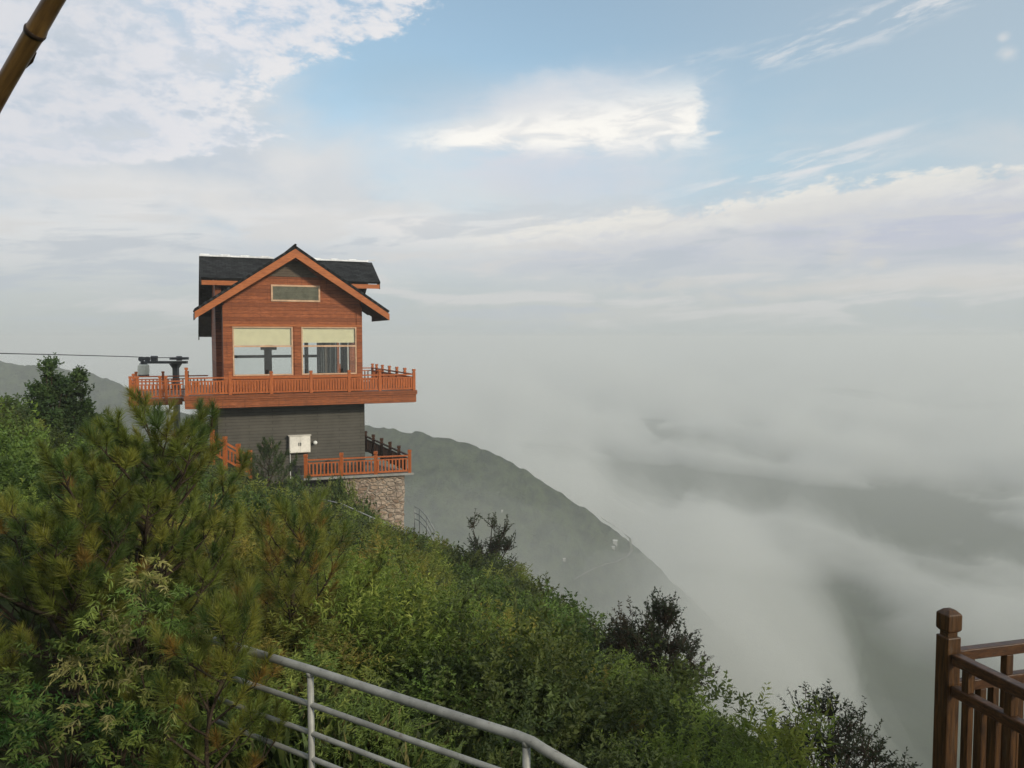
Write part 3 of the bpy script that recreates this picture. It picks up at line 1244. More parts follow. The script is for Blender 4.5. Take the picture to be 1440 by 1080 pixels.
        for lp in me.loops:
            q = me.vertices[lp.vertex_index].co - Vector(S) - P[0]
            uv.data[lp.index].uv = (q.dot(e1), q.dot(e2))
        return me_o
    vf, vb = -0.95, 4.4
    TH = 0.13
    for sgn in (-1, 1):
        ue = AU + sgn * HW
        zq = zt(ue)
        slab('roof', (ue, vf, zq), (ue, vb, zq), (AU, vb, AZ), (AU, vf, AZ), TH, M['shingle'], None)
        # bargeboard
        mb = MB(S)
        d1 = 0.17
        mb.prism([(ue, vf + .03, zq - d1), (AU, vf + .03, AZ - d1), (AU, vf + .03, AZ - d1 - .47), (ue, vf + .03, zq - d1 - .36)], (0, 0.05, 0))
        mb.build('bargeboard', M['fascia'], root)
        mb = MB(S)
        us = AU + sgn * (HW - .04)
        mb.prism([(us, vf + .09, zt(us) - .30), (AU + sgn * 0.02, vf + .09, AZ - .30), (AU + sgn * 0.02, vf + .09, AZ - .34), (us, vf + .09, zt(us) - .34)], (0, 3.8, 0))
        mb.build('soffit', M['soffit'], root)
        mb = MB(S)
        mb.box(min(ue, ue - sgn * .05), max(ue, ue - sgn * .05), vf + .085, 3.4, zq - .52, zq - .17)
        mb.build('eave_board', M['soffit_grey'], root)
    mb = MB(S)
    mb.tube([(AU, vf - .02, AZ + .02), (AU, vb, AZ + .02)], 0.07, 6)
    mb.build('ridge_cap', M['shingle'], root)
    # --- roof: cross gable behind, ridge along the front
    VR, RZ, U0, U1 = 4.6, 4.66, -1.04, 8.95
    s2 = 0.60
    fv = 2.35
    slab('roof', (U0, fv, RZ - s2 * (VR - fv)), (U1, fv, RZ - s2 * (VR - fv)), (U1, VR, RZ), (U0, VR, RZ), TH, M['shingle'], None)
    rv = 10.9
    s3 = 0.69
    slab('roof', (U0, rv, RZ - s3 * (rv - VR)), (U1, rv, RZ - s3 * (rv - VR)), (U1, VR, RZ), (U0, VR, RZ), TH, M['shingle'], None)
    mb = MB(S)
    zf = RZ - s2 * (VR - fv)
    mb.box(U0 + .05, U1 - .05, fv + .03, fv + .08, zf - .40, zf - .15)
    mb.build('eave_board', M['fascia'], root)
    mb = MB(S)
    mb.prism([(U0 + .06, fv + .1, zf - .14), (U1 - .06, fv + .1, zf - .14), (U1 - .06, fv + .1, zf - .22), (U0 + .06, fv + .1, zf - .22)], (0, 0.6, 0))
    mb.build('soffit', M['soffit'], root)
    for uu in (U0, U1 - .06):
        mb = MB(S)
        zr = RZ - s3 * (rv - VR)
        mb.prism([(uu, fv + .09, zf - .14), (uu, VR, RZ - .16), (uu, rv - .02, zr - .14), (uu, rv - .02, zr - .46), (uu, VR, RZ - .5), (uu, fv + .09, zf - .42)], (0.06, 0, 0))
        mb.build('bargeboard', M['soffit'], root)
    mb = MB(S)
    zr = RZ - s3 * (rv - VR)
    mb.prism([(U0 + .07, D + .02, RZ - s3 * (D - VR) - .3), (U0 + .07, rv - .05, zr - .2), (U0 + .07, rv - .05, zr - .26), (U0 + .07, D + .02, RZ - s3 * (D - VR) - .36)], (U1 - U0 - .14, 0, 0))
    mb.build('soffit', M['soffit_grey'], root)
    mb = MB(S)
    for (a, b) in ((U0 + .02, AU - .55), (AU + .55, U1 - .25)):
        mb.box(a, b, VR - .10, VR + .10, RZ + .01, RZ + .10)
        for k in range(int((b - a) / 1.1) + 1):
            mb.box(a + .05 + k * 1.1, a + .55 + k * 1.1, VR - .05, VR + .05, RZ + .10, RZ + .155)
    mb.build('ridge_flashing', M['metal_flash'], root)

    # --- balcony
    DU0, DU1, DV0, DV1 = -2.0, 10.1, -1.2, 9.6
    mb = MB(S)
    mb.box(DU0 + .05, DU1 - .05, DV0 + .05, DV1, ZD - .16, ZD - .01)
    mb.box(-4.7, DU0 + .05, 1.2, DV1, ZD - .42, ZD - .26)
    mb.build('balcony_floor', M['deck'], root)
    mb = MB(S)
    for z0, z1, o in ((ZD - .20, ZD + .03, 0.05), (ZD - .64, ZD - .205, 0.0)):
        mb.box(DU0 - o, DU1 + o, DV0 - o, DV0 - o + .08, z0, z1)
        mb.box(DU1 + o - .08, DU1 + o, DV0 - o + .085, DV1, z0, z1)
        mb.box(DU0 - o, DU0 - o + .08, DV0 - o + .085, 1.1, z0, z1)
    mb.box(-4.7, DU0 - .1, 1.12, 1.2, ZD - .58, ZD - .22)
    mb.build('balcony_fascia', M['deck_fascia'], root)
    mb = MB(S)
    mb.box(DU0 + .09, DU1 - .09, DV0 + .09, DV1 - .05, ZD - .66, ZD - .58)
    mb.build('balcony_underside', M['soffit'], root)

    def railing(par, mbx, p, q, posts, post_h=1.22, tall=(), h=0.92, sp=0.16, w=0.05, S=S):
        """one run of railing from p to q: rails and slats in one mesh, each post its own child"""
        p, q = Vector(p), Vector(q)
        L = (q - p).length
        d = (q - p) / L
        mb = MB(S)
        Z = Vector((0, 0, 1))
        mb.bar(p + Z * h, q + Z * h, 0.11, 0.07)
        mb.bar(p + Z * (h - .17), q + Z * (h - .17), 0.06, 0.06)
        mb.bar(p + Z * .12, q + Z * .12, 0.07, 0.08)
        n = int(L / sp)
        for k in range(1, n):
            c = p + d * (L * k / n)
            mb.bar(c + Z * .165, c + Z * (h - .205), w, w * 1.5, d)
        r_ = mb.build('railing', M['rail_wood'], par)
        for t in posts:
            mb = MB(S)
            c = p + d * (L * t)
            ph = post_h + (0.25 if t in tall else 0)
            mb.box(c.x - .075, c.x + .075, c.y - .075, c.y + .075, c.z - .02, c.z + ph - .16)
            mb.box(c.x - .05, c.x + .05, c.y - .05, c.y + .05, c.z + ph - .16, c.z + ph - .12)
            mb.box(c.x - .085, c.x + .085, c.y - .085, c.y + .085, c.z + ph - .12, c.z + ph)
            mb.build('post', M['rail_wood'], r_)
        return r_
    g = DV0 + .10
    railing(root, None, (DU0 + .1, g, ZD), (DU1 - .1, g, ZD), [0, 2.1 / 11.9, 4.15 / 11.9, 6.2 / 11.9, 8.25 / 11.9, 9.95 / 11.9, 1.0], tall=(0,), sp=0.145, w=0.07)
    railing(root, None, (DU1 - .1, g + .1, ZD), (DU1 - .1, DV1 - .2, ZD), [0.18, 0.36, 0.54, 0.72, 0.88, 1.0], sp=0.2)
    railing(root, None, (DU1 - .2, DV1 - .2, ZD), (7.75, DV1 - .2, ZD), [0.5, 1.0], sp=0.2)
    railing(root, None, (-4.6, 1.3, ZD - .25), (DU0 - .02, 1.3, ZD - .25), [0, 0.13, 0.55, 0.66], sp=0.17)
    # the dense dark screen along the back of the landing on the left
    railing(root, None, (-4.6, 1.45, ZD - .25), (-4.6, 7.5, ZD - .25), [0.5, 1.0], sp=0.2)
    railing(root, None, (-4.5, 7.5, ZD - .25), (-0.6, 7.5, ZD - .25), [0.35, 0.7], sp=0.2)

    # --- lower storey
    mb = MB(S)
    mb.box(-0.4, 7.42, 0.02, D, ZB - 3.0, ZD - .665)
    mb.build('lower_wall', M['brick'], root)
    return root


house = build_house()


def HP(u, v, z):
    return Vector((HX, HYW, 0)) + UD * u + VD * v + Vector((0, 0, z))


def build_wall_box():
    o = HP(3.22, 0.02, -6.28)
    root = empty('electrical_box', o, YAW)
    tag(root, 'cream metal electrical box with two doors fixed to the dark grey brick wall', 'electrical box')
    mb = MB()
    mb.box(0, 1.12, -0.32, 0, 0, 0.93)
    mb.build('body', M['white_metal'], root, bevel=0.012)
    for a, b in ((0.03, 0.55), (0.57, 1.09)):
        mb = MB()
        mb.box(a, b, -0.345, -0.322, 0.03, 0.90)
        d = mb.build('door', M['white_metal'], root, bevel=0.006)
        mb = MB()
        x = 0.50 if a < .3 else 0.60
        mb.box(x - .02, x + .02, -0.375, -0.347, 0.38, 0.56)
        mb.build('handle', M['grey_steel'], d)
    mb = MB()
    mb.box(-0.05, 1.17, -0.38, 0.0, 0.932, 0.965)
    mb.build('rain_cap', M['white_metal'], root)
    mb = MB()
    mb.tube([(0.06, -0.10, 0), (0.06, -0.06, -0.6), (0.06, -0.06, -2.2)], 0.022, 6)
    mb.build('conduit', M['off_white'], root)
    # small round lamp to the right of it
    root = empty('wall_lamp', HP(4.62, 0.0, -5.78), YAW)
    mb = MB()
    mb.tube([(0, 0.02, 0), (0, -0.10, 0)], 0.05, 10)
    mb.build('bracket', M['grey_steel'], root)
    mb = MB()
    mb.tube([(0, -0.10, 0.0), (0, -0.13, 0), (0, -0.22, 0), (0, -0.26, 0)], [0.07, 0.11, 0.11, 0.05], 12)
    mb.build('lamp_shade', M['off_white'], root, smooth=True)
    tag(root, 'small round white lamp on the dark brick wall right of the electrical box', 'lamp')
    # horn loudspeaker left of it
    root = empty('loudspeaker', HP(2.05, 0.0, -5.80), YAW)
    mb = MB()
    mb.tube([(0, 0.02, -0.05), (0, -0.22, -0.05)], 0.035, 8)
    mb.build('bracket', M['grey_steel'], root)
    mb = MB()
    pinkish = plain('pinkish_plastic', (0.62, 0.44, 0.40), 0.5, var=0.12)
    mb.tube([(-0.26, -0.20, 0), (-0.05, -0.24, 0), (0.10, -0.27, 0), (0.26, -0.31, 0), (0.29, -0.315, 0)], [0.08, 0.09, 0.15, 0.25, 0.26], 16)
    mb.build('horn', pinkish, root, smooth=True)
    tag(root, 'pinkish horn loudspeaker on the dark brick wall above the stair railing', 'loudspeaker')


build_wall_box()


# ---------------------------------------------------------------- stone terrace below the house
def build_terrace():
    A, B, C = Vector((-11.11, 43.0, 0)), Vector((-5.63, 44.8, 0)), Vector((-8.94, 49.3, 0))
    ZT = -7.55
    root = empty('stone_terrace', (A.x, A.y, -13.0))
    tag(root, 'pinkish rubble stone terrace with orange timber railing jutting out below the house', 'terrace')
    S = (-A.x, -A.y, 13.0)
    back = HP(7.42, 5.0, 0)
    left = HP(3.6, -0.02, 0)
    inn = HP(7.42, 0.0, 0)
    mb = MB(S)
    e = (B - A).normalized() * 0.12
    poly = [A - e, B + e, C + e, back, inn, left]
    mb.prism([(p.x, p.y, ZT - .14) for p in poly], (0, 0, 0.12))
    mb.build('terrace_slab', M['concrete'], root)
    # stone wall with a battered, rounded outer corner
    mb = MB(S)
    d1, d2 = (B - A).normalized(), (C - B).normalized()
    n1 = Vector((d1.y, -d1.x, 0))
    path = [A + d1 * 2.0 - n1 * .22]
    cA, cB = B - d1 * 0.9 - n1 * .22, B + d2 * 0.9 - Vector((d2.y, -d2.x, 0)) * .22
    ctrl = B - n1 * .22
    path.append(A + d1 * 3.4 - n1 * .22)
    for k in range(9):
        t = k / 8
        path.append(cA * (1 - t) ** 2 + ctrl * 2 * t * (1 - t) + cB * t * t)
    path.append(C - d2 * 0.3 - Vector((d2.y, -d2.x, 0)) * .22)
    # dense resample
    pts = []
    for p, q in zip(path, path[1:]):
        n = max(1, int((q - p).length / 0.12))
        pts += [p + (q - p) * (i / n) for i in range(n)]
    pts.append(path[-1])
    nz = 46
    rng = np.random.default_rng(5)
    rows = []
    cen = (A + B + C) / 3
    for k in range(nz + 1):
        z = ZT - .145 - k * (5.6 / nz)
        row = []
        for i, p in enumerate(pts):
            out = (p - cen)
            out.z = 0
            out.normalize()
            r_ = 0.055 * float(fbm(i * 0.28, z * 3.3, 8, 2)) + 0.03 * float(rng.uniform(-1, 1)) - 0.035 * (k / nz) * 5
            row.append(mb.pt((p.x + out.x * r_, p.y + out.y * r_, z)))
        rows.append(row)
    for r0, r1 in zip(rows, rows[1:]):
        for i in range(len(pts) - 1):
            mb.f.append([r0[i], r0[i + 1], r1[i + 1], r1[i]])
    # closing back faces
    for z_row in (rows[0], rows[-1]):
        mb.f.append(list(z_row))
    mb.f.append([r[0] for r in rows] + [r[-1] for r in rows[::-1]])
    mb.build('stone_wall', M['stone'], root, smooth=False)

    def run(p, q, posts, slope=0.0, m='rail_wood', h=0.95):
        p, q = Vector((p.x, p.y, ZT)), Vector((q.x, q.y, ZT + slope))
        L = (q - p).length
        d = (q - p) / L
        Z = Vector((0, 0, 1))
        mb = MB(S)
        mb.bar(p + Z * h, q + Z * h, 0.11, 0.07)
        mb.bar(p + Z * (h - .18), q + Z * (h - .18), 0.06, 0.06)
        mb.bar(p + Z * .10, q + Z * .10, 0.08, 0.10)
        n = int(L / 0.19)
        for k in range(1, n):
            c = p + d * (L * k / n)
            mb.bar(c + Z * .15, c + Z * (h - .21), 0.06, 0.08, d)
        r_ = mb.build('railing', M[m], root)
        for t in posts:
            c = p + d * (L * t)
            mb = MB(S)
            mb.box(c.x - .085, c.x + .085, c.y - .085, c.y + .085, c.z - .02, c.z + h + .12)
            mb.box(c.x - .055, c.x + .055, c.y - .055, c.y + .055, c.z + h + .12, c.z + h + .16)
            mb.box(c.x - .095, c.x + .095, c.y - .095, c.y + .095, c.z + h + .16, c.z + h + .32)
            mb.build('post', M[m], r_)
    i1 = n1 * -.10
    run(A + i1, B + i1 - d1 * .10, [0, 0.335, 0.665, 1.0])
    n2 = Vector((d2.y, -d2.x, 0))
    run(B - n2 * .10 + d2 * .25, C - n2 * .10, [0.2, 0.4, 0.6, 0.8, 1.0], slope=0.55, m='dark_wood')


build_terrace()


# ---------------------------------------------------------------- timber stair railing beside the house
def build_stair_rail():
    p, q = at(300, 640, 41.0), at(352, 668, 41.6)
    root = empty('stair_railing', (p.x, p.y, p.z))
    tag(root, 'orange timber stair railing sloping down in front of the dark brick wall', 'railing')
    S = tuple(-c for c in p)
    Z = Vector((0, 0, 1))
    mb = MB(S)
    d = (q - p)
    h = 0.98
    mb.bar(p + Z * h, q + Z * h, 0.12, 0.10)
    mb.build('handrail', M['rail_wood'], root)
    for hh in (h - .24, 0.10):
        mb = MB(S)
        mb.bar(p + Z * hh, q + Z * hh, 0.08, 0.10)
        mb.build('rail', M['rail_wood'], root)
    for k in range(1, 11):
        c = p + d * (k / 11)
        mb = MB(S)
        mb.box(c.x - .035, c.x + .035, c.y - .03, c.y + .03, c.z + .14, c.z + h - .29)
        mb.build('baluster', M['rail_wood'], root)
    for t in (-0.02, 0.32, 0.68, 1.0):
        c = p + d * t
        mb = MB(S)
        mb.box(c.x - .09, c.x + .09, c.y - .09, c.y + .09, c.z - .9, c.z + h + .16)
        mb.box(c.x - .10, c.x + .10, c.y - .10, c.y + .10, c.z + h + .18, c.z + h + .32)
        mb.box(c.x - .06, c.x + .06, c.y - .06, c.y + .06, c.z + h + .15, c.z + h + .19)
        mb.build('post', M['rail_wood'], root)


build_stair_rail()


# ---------------------------------------------------------------- cable lift behind the balcony
def build_lift():
    Y = 53.0
    base = at(247, 560, Y)
    root = empty('cable_lift_tower', (base.x, base.y, base.z - 3.0))
    tag(root, 'dark grey steel T shaped cable lift tower behind the left balcony railing', 'lift tower')
    s = Y / F

    def L(px, py, dy=0.0):
        p = at(px, py, Y + dy)
        return p - Vector((base.x, base.y, base.z - 3.0))
    mb = MB()
    a, b = L(247, 511.5), Vector((0, 0, 0))
    mb.box(a.x - 3.4 * s, a.x + 3.4 * s, -.16, .16, 0, a.z)
    mb.prism([(a.x - 8 * s, -.16, a.z + .0), (a.x - 3.4 * s, -.16, a.z - .30), (a.x + 3.4 * s, -.16, a.z - .30), (a.x + 8 * s, -.16, a.z)], (0, .32, 0))
    mb.build('post', M['grey_steel'], root)
    mb = MB()
    p, q = L(199, 509.5), L(263, 509.5)
    mb.bar(p, q, 0.30, 3.6 * s)
    mb.build('crossbeam', M['grey_steel'], root)
    mb = MB()
    c = L(252, 504)
    mb.tube([c - Vector((0, 0, .08)), c + Vector((0, 0, .08))], 0.60, 24)
    mb.tube([c - Vector((0, 0, .15)), c + Vector((0, 0, .15))], 0.18, 12)
    mb.build('cable_wheel', M['grey_steel'], root)
    mb = MB()
    c = L(217, 505)
    mb.box(c.x - .15, c.x + .15, -.2, .2, c.z - .2, c.z + .16)
    mb.tube([(c.x - .2, 0, c.z + .1), (c.x + .2, 0, c.z + .1)], 0.12, 10)
    mb.build('motor', M['grey_steel'], root)
    mb = MB()
    c = L(203, 505)
    mb.tube([c + Vector((-.35, 0, 0)), c + Vector((.35, 0, .04))], 0.10, 8)
    mb.tube([c + Vector((-.2, -.12, 0)), c + Vector((-.2, .12, 0))], 0.16, 12)
    mb.tube([c + Vector((.2, -.12, 0)), c + Vector((.2, .12, 0))], 0.16, 12)
    mb.build('guide_wheel', M['grey_steel'], root)
    # cables
    for lab, pts in (('thin dark lift cable running left from the wheel of the T shaped tower', [(258, 503, 0), (217, 503, 0), (180, 501.5, -2), (90, 499, -8), (-40, 496.0, -16), (-200, 492, -24)]),):
        mb = MB()
        P = [at(x, y, Y + d) for x, y, d in pts]
        o0 = P[0].copy()
        mb.tube([p_ - o0 for p_ in P], 0.028, 6)
        o = mb.build('lift_cable', M['cable'], None, loc=o0)
        tag(o, lab, 'cable')
    # hanging cabin
    c = at(202, 528, Y - .1)
    root = empty('lift_cabin', c)
    tag(root, 'small cream white lift cabin hanging under the left end of the tower crossbeam', 'cabin')
    h, wd = 15.5 * s, 7.8 * s
    mb = MB()
    mb.tube([(0, 0, 0), (0, 0, .05), (0, 0, h * .55), (0, 0, h * .92), (0, 0, h)], [wd * .80, wd * .92, wd * 1.0, wd * .95, wd * .75], 10)
    mb.build('body', plain('cream_cabin', (0.85, 0.85, 0.72), 0.45, var=0.2, scale=1.5), root)
    mb = MB()
    mb.tube([(0, 0, -.04), (0, 0, .06)], wd * .95, 10)
    mb.build('base_rim', M['grey_steel'], root)
    mb = MB()
    mb.bar((0, 0, h), (0, 0, h + 3 * s), .10, .08, (1, 0, 0))
    mb.bar((-.25, 0, h + .03), (.25, 0, h + .03), .1, .06)
    mb.build('hanger', M['grey_steel'], root)


build_lift()


# ---------------------------------------------------------------- near pipe handrail
def build_pipe_rail():
    zt = -1.745
    a, b = Vector((-1.06, 4.13, 0)), Vector((0.063, 3.41, 0))
    d = (b - a)
    L = d.length
    d = d / L
    base = Vector((a.x, a.y, -2.70))
    root = empty('metal_handrail', base)
    tag(root, 'weathered pale grey pipe handrail with four rails running across the lower foreground', 'handrail')
    S = tuple(-base)
    far = a - d * 0.78
    e1 = b + d * 0.02
    low = b + d * 1.3 + Vector((0, 0, -0.30))
    for k, (z, r) in enumerate(((zt, 0.0225), (zt - .188, 0.0150), (zt - .342, 0.0135), (zt - .48, 0.0135))):
        Z = Vector((0, 0, z))
        mb = MB(S)
        pts = [far + Z, a - d * .5 + Z, a + Z + Vector((0, 0, 0.004)), a + d * L * .5 + Z, b - d * .05 + Z]
        if k == 0:
            pts += [b + d * .03 + Z - Vector((0, 0, .006)), b + d * .09 + Z - Vector((0, 0, .024)), low + Z]
        else:
            pts += [b + d * .06 + Z - Vector((0, 0, .012)), low + Z]
        o = mb.tube(pts, r, 14)
        mb.build('handrail' if k == 0 else 'rail', M['pipe'], root, smooth=True)
    for c in (a, b, b + d * 1.3 + Vector((0, 0, -.30))):
        mb = MB(S)
        t = c.z + zt
        mb.tube([(c.x, c.y, -2.95 + c.z), (c.x, c.y, t - .012)], 0.0175, 12)
        mb.tube([(c.x, c.y, t - .035), (c.x, c.y, t - .02), (c.x, c.y, t - .008)], [0.0185, 0.022, 0.023], 12)
        mb.build('post', M['pipe'], root, smooth=True)


build_pipe_rail()


# ---------------------------------------------------------------- near timber railing
def build_near_railing():
    yaw = R(15)
    e1 = Vector((math.cos(yaw), math.sin(yaw), 0))        # runs right and away
    e2 = Vector((math.sin(yaw), -math.cos(yaw), 0))       # runs towards the viewer
    c = Vector((2.455, 4.43, 0))
    ztop = -1.515
    zf = -2.66
    root = empty('timber_railing', (c.x, c.y, zf), yaw)
    tag(root, 'dark weathered red timber corner railing with square capped post at the lower right edge', 'railing')
    S = (0, 0, -zf)

    def post(x, y, top):
        mb = MB(S)
        h = 0.045
        mb.box(x - h, x + h, y - h, y + h, zf - 0.3, top - .155)
        o = mb.build('post', M['near_wood'], root, bevel=0.006)
        mb = MB(S)
        g = 0.031
        mb.box(x - g, x + g, y - g, y + g, top - .158, top - .128)
        mb.build('neck', M['near_wood'], o)
        mb = MB(S)
        # cap: chamfered block
        z0, z1, z2 = top - .130, top - .028, top
        k = h + .002
        i = 0.022
        lv = [[mb.pt((x + sx * (k - di), y + sy * (k - di), z)) for sx, sy in ((-1, -1), (1, -1), (1, 1), (-1, 1))] for z, di in ((z0, 0.012), (z0 + .014, 0), (z1, 0), (z2 - .006, i), (z2, i + .016))]
        for r0, r1 in zip(lv, lv[1:]):
            for j in range(4):
                mb.f.append([r0[j], r0[(j + 1) % 4], r1[(j + 1) % 4], r1[j]])
        mb.f.append(lv[0][::-1])
        mb.f.append(lv[-1])
        mb.build('cap', M['near_wood'], o, bevel=0.005)
    # in local axes: x along e1, y = away; the near run goes along -y
    post(0, 0, ztop)
    post(1.55, 0, ztop)
    post(0, -1.65, ztop)

    def run(p, q, zr, zm, n):
        p, q = Vector(p), Vector(q)
        for z, wd, ht, nm in ((zr, 0.058, 0.062, 'top_rail'), (zm, 0.052, 0.060, 'middle_rail'), (zf + .12, 0.05, 0.06, 'bottom_rail')):
            mb = MB(S)
            mb.bar(p + Vector((0, 0, z)), q + Vector((0, 0, z)), wd, ht)
            mb.build(nm, M['near_rail'], root, bevel=0.006)
        for k in range(1, n):
            c_ = p + (q - p) * (k / n)
            mb = MB(S)
            mb.box(c_.x - .021, c_.x + .021, c_.y - .021, c_.y + .021, zf + .152, zm - .032)
            mb.build('baluster', M['near_wood'], root, bevel=0.003)
            if k % 3 == 1:
                mb = MB(S)
                mb.box(c_.x - .024, c_.x + .024, c_.y - .022, c_.y + .022, zm + .032, zr - .033)
                mb.build('spacer_block', M['near_wood'], root, bevel=0.003)
    run((0.055, 0, 0), (1.495, 0, 0), -1.785, -1.965, 16)
    run((0, -0.055, 0), (0, -1.595, 0), -1.785, -1.965, 17)
    mb = MB(S)
    for k in range(15):
        y0 = -2.15 + k * 0.147
        mb.box(-0.05, 3.2, y0, y0 + .14, zf - .04, zf)
    o = mb.build('viewing_deck', M['deck'], None, loc=(c.x, c.y, zf))
    o.rotation_euler = (0, 0, yaw)
    tag(o, 'brown plank viewing deck under the timber corner railing at lower right', 'deck')


build_near_railing()


# ---------------------------------------------------------------- bamboo pole, upper left
def build_bamboo():
    p0, p1 = at(-11, 148, 2.25), at(86, -18, 2.10)
    d = (p1 - p0).normalized()
    foot = p0 - d * ((p0.z + 1.72) / d.z)
    top = p1 + d * 1.1
    Lt = (top - foot).length
    root = empty('bamboo_pole', foot)
    tag(root, 'leaning brown bamboo pole crossing the upper left corner against the cloudy sky', 'pole')
    root.rotation_euler = (top - foot).to_track_quat('Z', 'Y').to_euler()
    # node at photo pixel (40,26)
    nd = at(41, 27, 2.17)
    tn = (nd - foot).dot(d)
    nodes = [tn + k * 0.285 for k in range(-12, 8) if 0 < tn + k * 0.285 < Lt]
    r = 0.0265
    zs = [0.0]
    mb = MB()
    pts, rad = [], []
    z = 0.0
    ks = sorted(set([0.0, Lt] + [n_ + o for n_ in nodes for o in (-.02, -.008, 0.0, .008, .02, .10, .19)]))
    rb = random.Random(3)
    for z in ks:
        if z < 0 or z > Lt:
            continue
        dn = min(abs(z - n_) for n_ in nodes)
        rr = r * (1 - 0.12 * z / Lt)
        rr *= 1.10 if dn < .003 else 1.06 if dn < .010 else 1.0 if dn < .03 else 0.955
        pts.append((rb.uniform(-.001, .001), rb.uniform(-.001, .001), z))
        rad.append(rr)
    mb.tube(pts, rad, 20)
    mb.build('cane', M['bamboo'], root, smooth=True)
    for n_ in nodes:
        mb = MB()
        rr = r * (1 - 0.12 * n_ / Lt)
        mb.tube([(0, 0, n_ - .012), (0, 0, n_ - .005), (0, 0, n_ + .001), (0, 0, n_ + .006)], [rr * 1.04, rr * 1.13, rr * 1.15, rr * 1.05], 20)
        mb.build('node_ring', M['bamboo_node'], root, smooth=True)
    # stub of a side shoot under the node
    mb = MB()
    mb.tube([(r * .9, 0, tn - .115), (r * 1.10, 0, tn - .09), (r * 1.02, 0, tn - .06)], [.004, .006, .004], 8)
    mb.build('shoot_stub', M['bamboo_node'], root)


build_bamboo()


# ---------------------------------------------------------------- small pipe rails in the brush near the terrace
def build_far_pipes():
    def run(name, lab, P, q_h, posts):
        o0 = P[0]
        root = empty(name, o0)
        tag(root, lab, 'handrail', 'metal pipe rails near the stone terrace')
        for h in q_h:
            mb = MB()
            mb.tube([p - o0 + Vector((0, 0, h)) for p in P], 0.032, 8)
            mb.build('rail', M['pipe_far'], root, smooth=True)
        for p in posts:
            mb = MB()
            mb.tube([p - o0 + Vector((0, 0, -0.6)), p - o0 + Vector((0, 0, q_h[0]))], 0.03, 8)
            mb.build('post', M['pipe_far'], root, smooth=True)
    P = [at(452, 724, 38), at(480, 730, 38), at(520, 748, 38), at(575, 772, 38)]
    run('pipe_railing', 'pale metal pipe rail half buried in the brush below the terrace railing', P, (0.75, 0.42), P)
    P = [at(583, 738, 43.0), at(590, 741, 43.0), at(600, 752, 42.5), at(611, 772, 41.5)]
    run('pipe_railing', 'bent metal pipe rail descending beside the right corner of the stone wall', P, (1.0, 0.66, 0.33), P)


build_far_pipes()


# ---------------------------------------------------------------- plants
def unit(v):
    return v / np.maximum(np.linalg.norm(v, axis=-1, keepdims=True), 1e-9)


def leaf_quads(P, Dv, Nv, ln, wd, fold=0.0):
    """rhombic leaves: base P, direction Dv, face normal Nv, length ln, width wd"""
    Sd = unit(np.cross(Dv, Nv))
    Nn = unit(np.cross(Sd, Dv))
    ln, wd = ln[:, None], wd[:, None]
    mid = P + Dv * ln * 0.45 + Nn * ln * 0.06
    tip = P + Dv * ln - Nn * ln * 0.10
    v = np.stack([P, mid + Sd * wd / 2, tip, mid - Sd * wd / 2], 1).reshape(-1, 3)
    f = np.arange(len(v)).reshape(-1, 4)
    return v, f


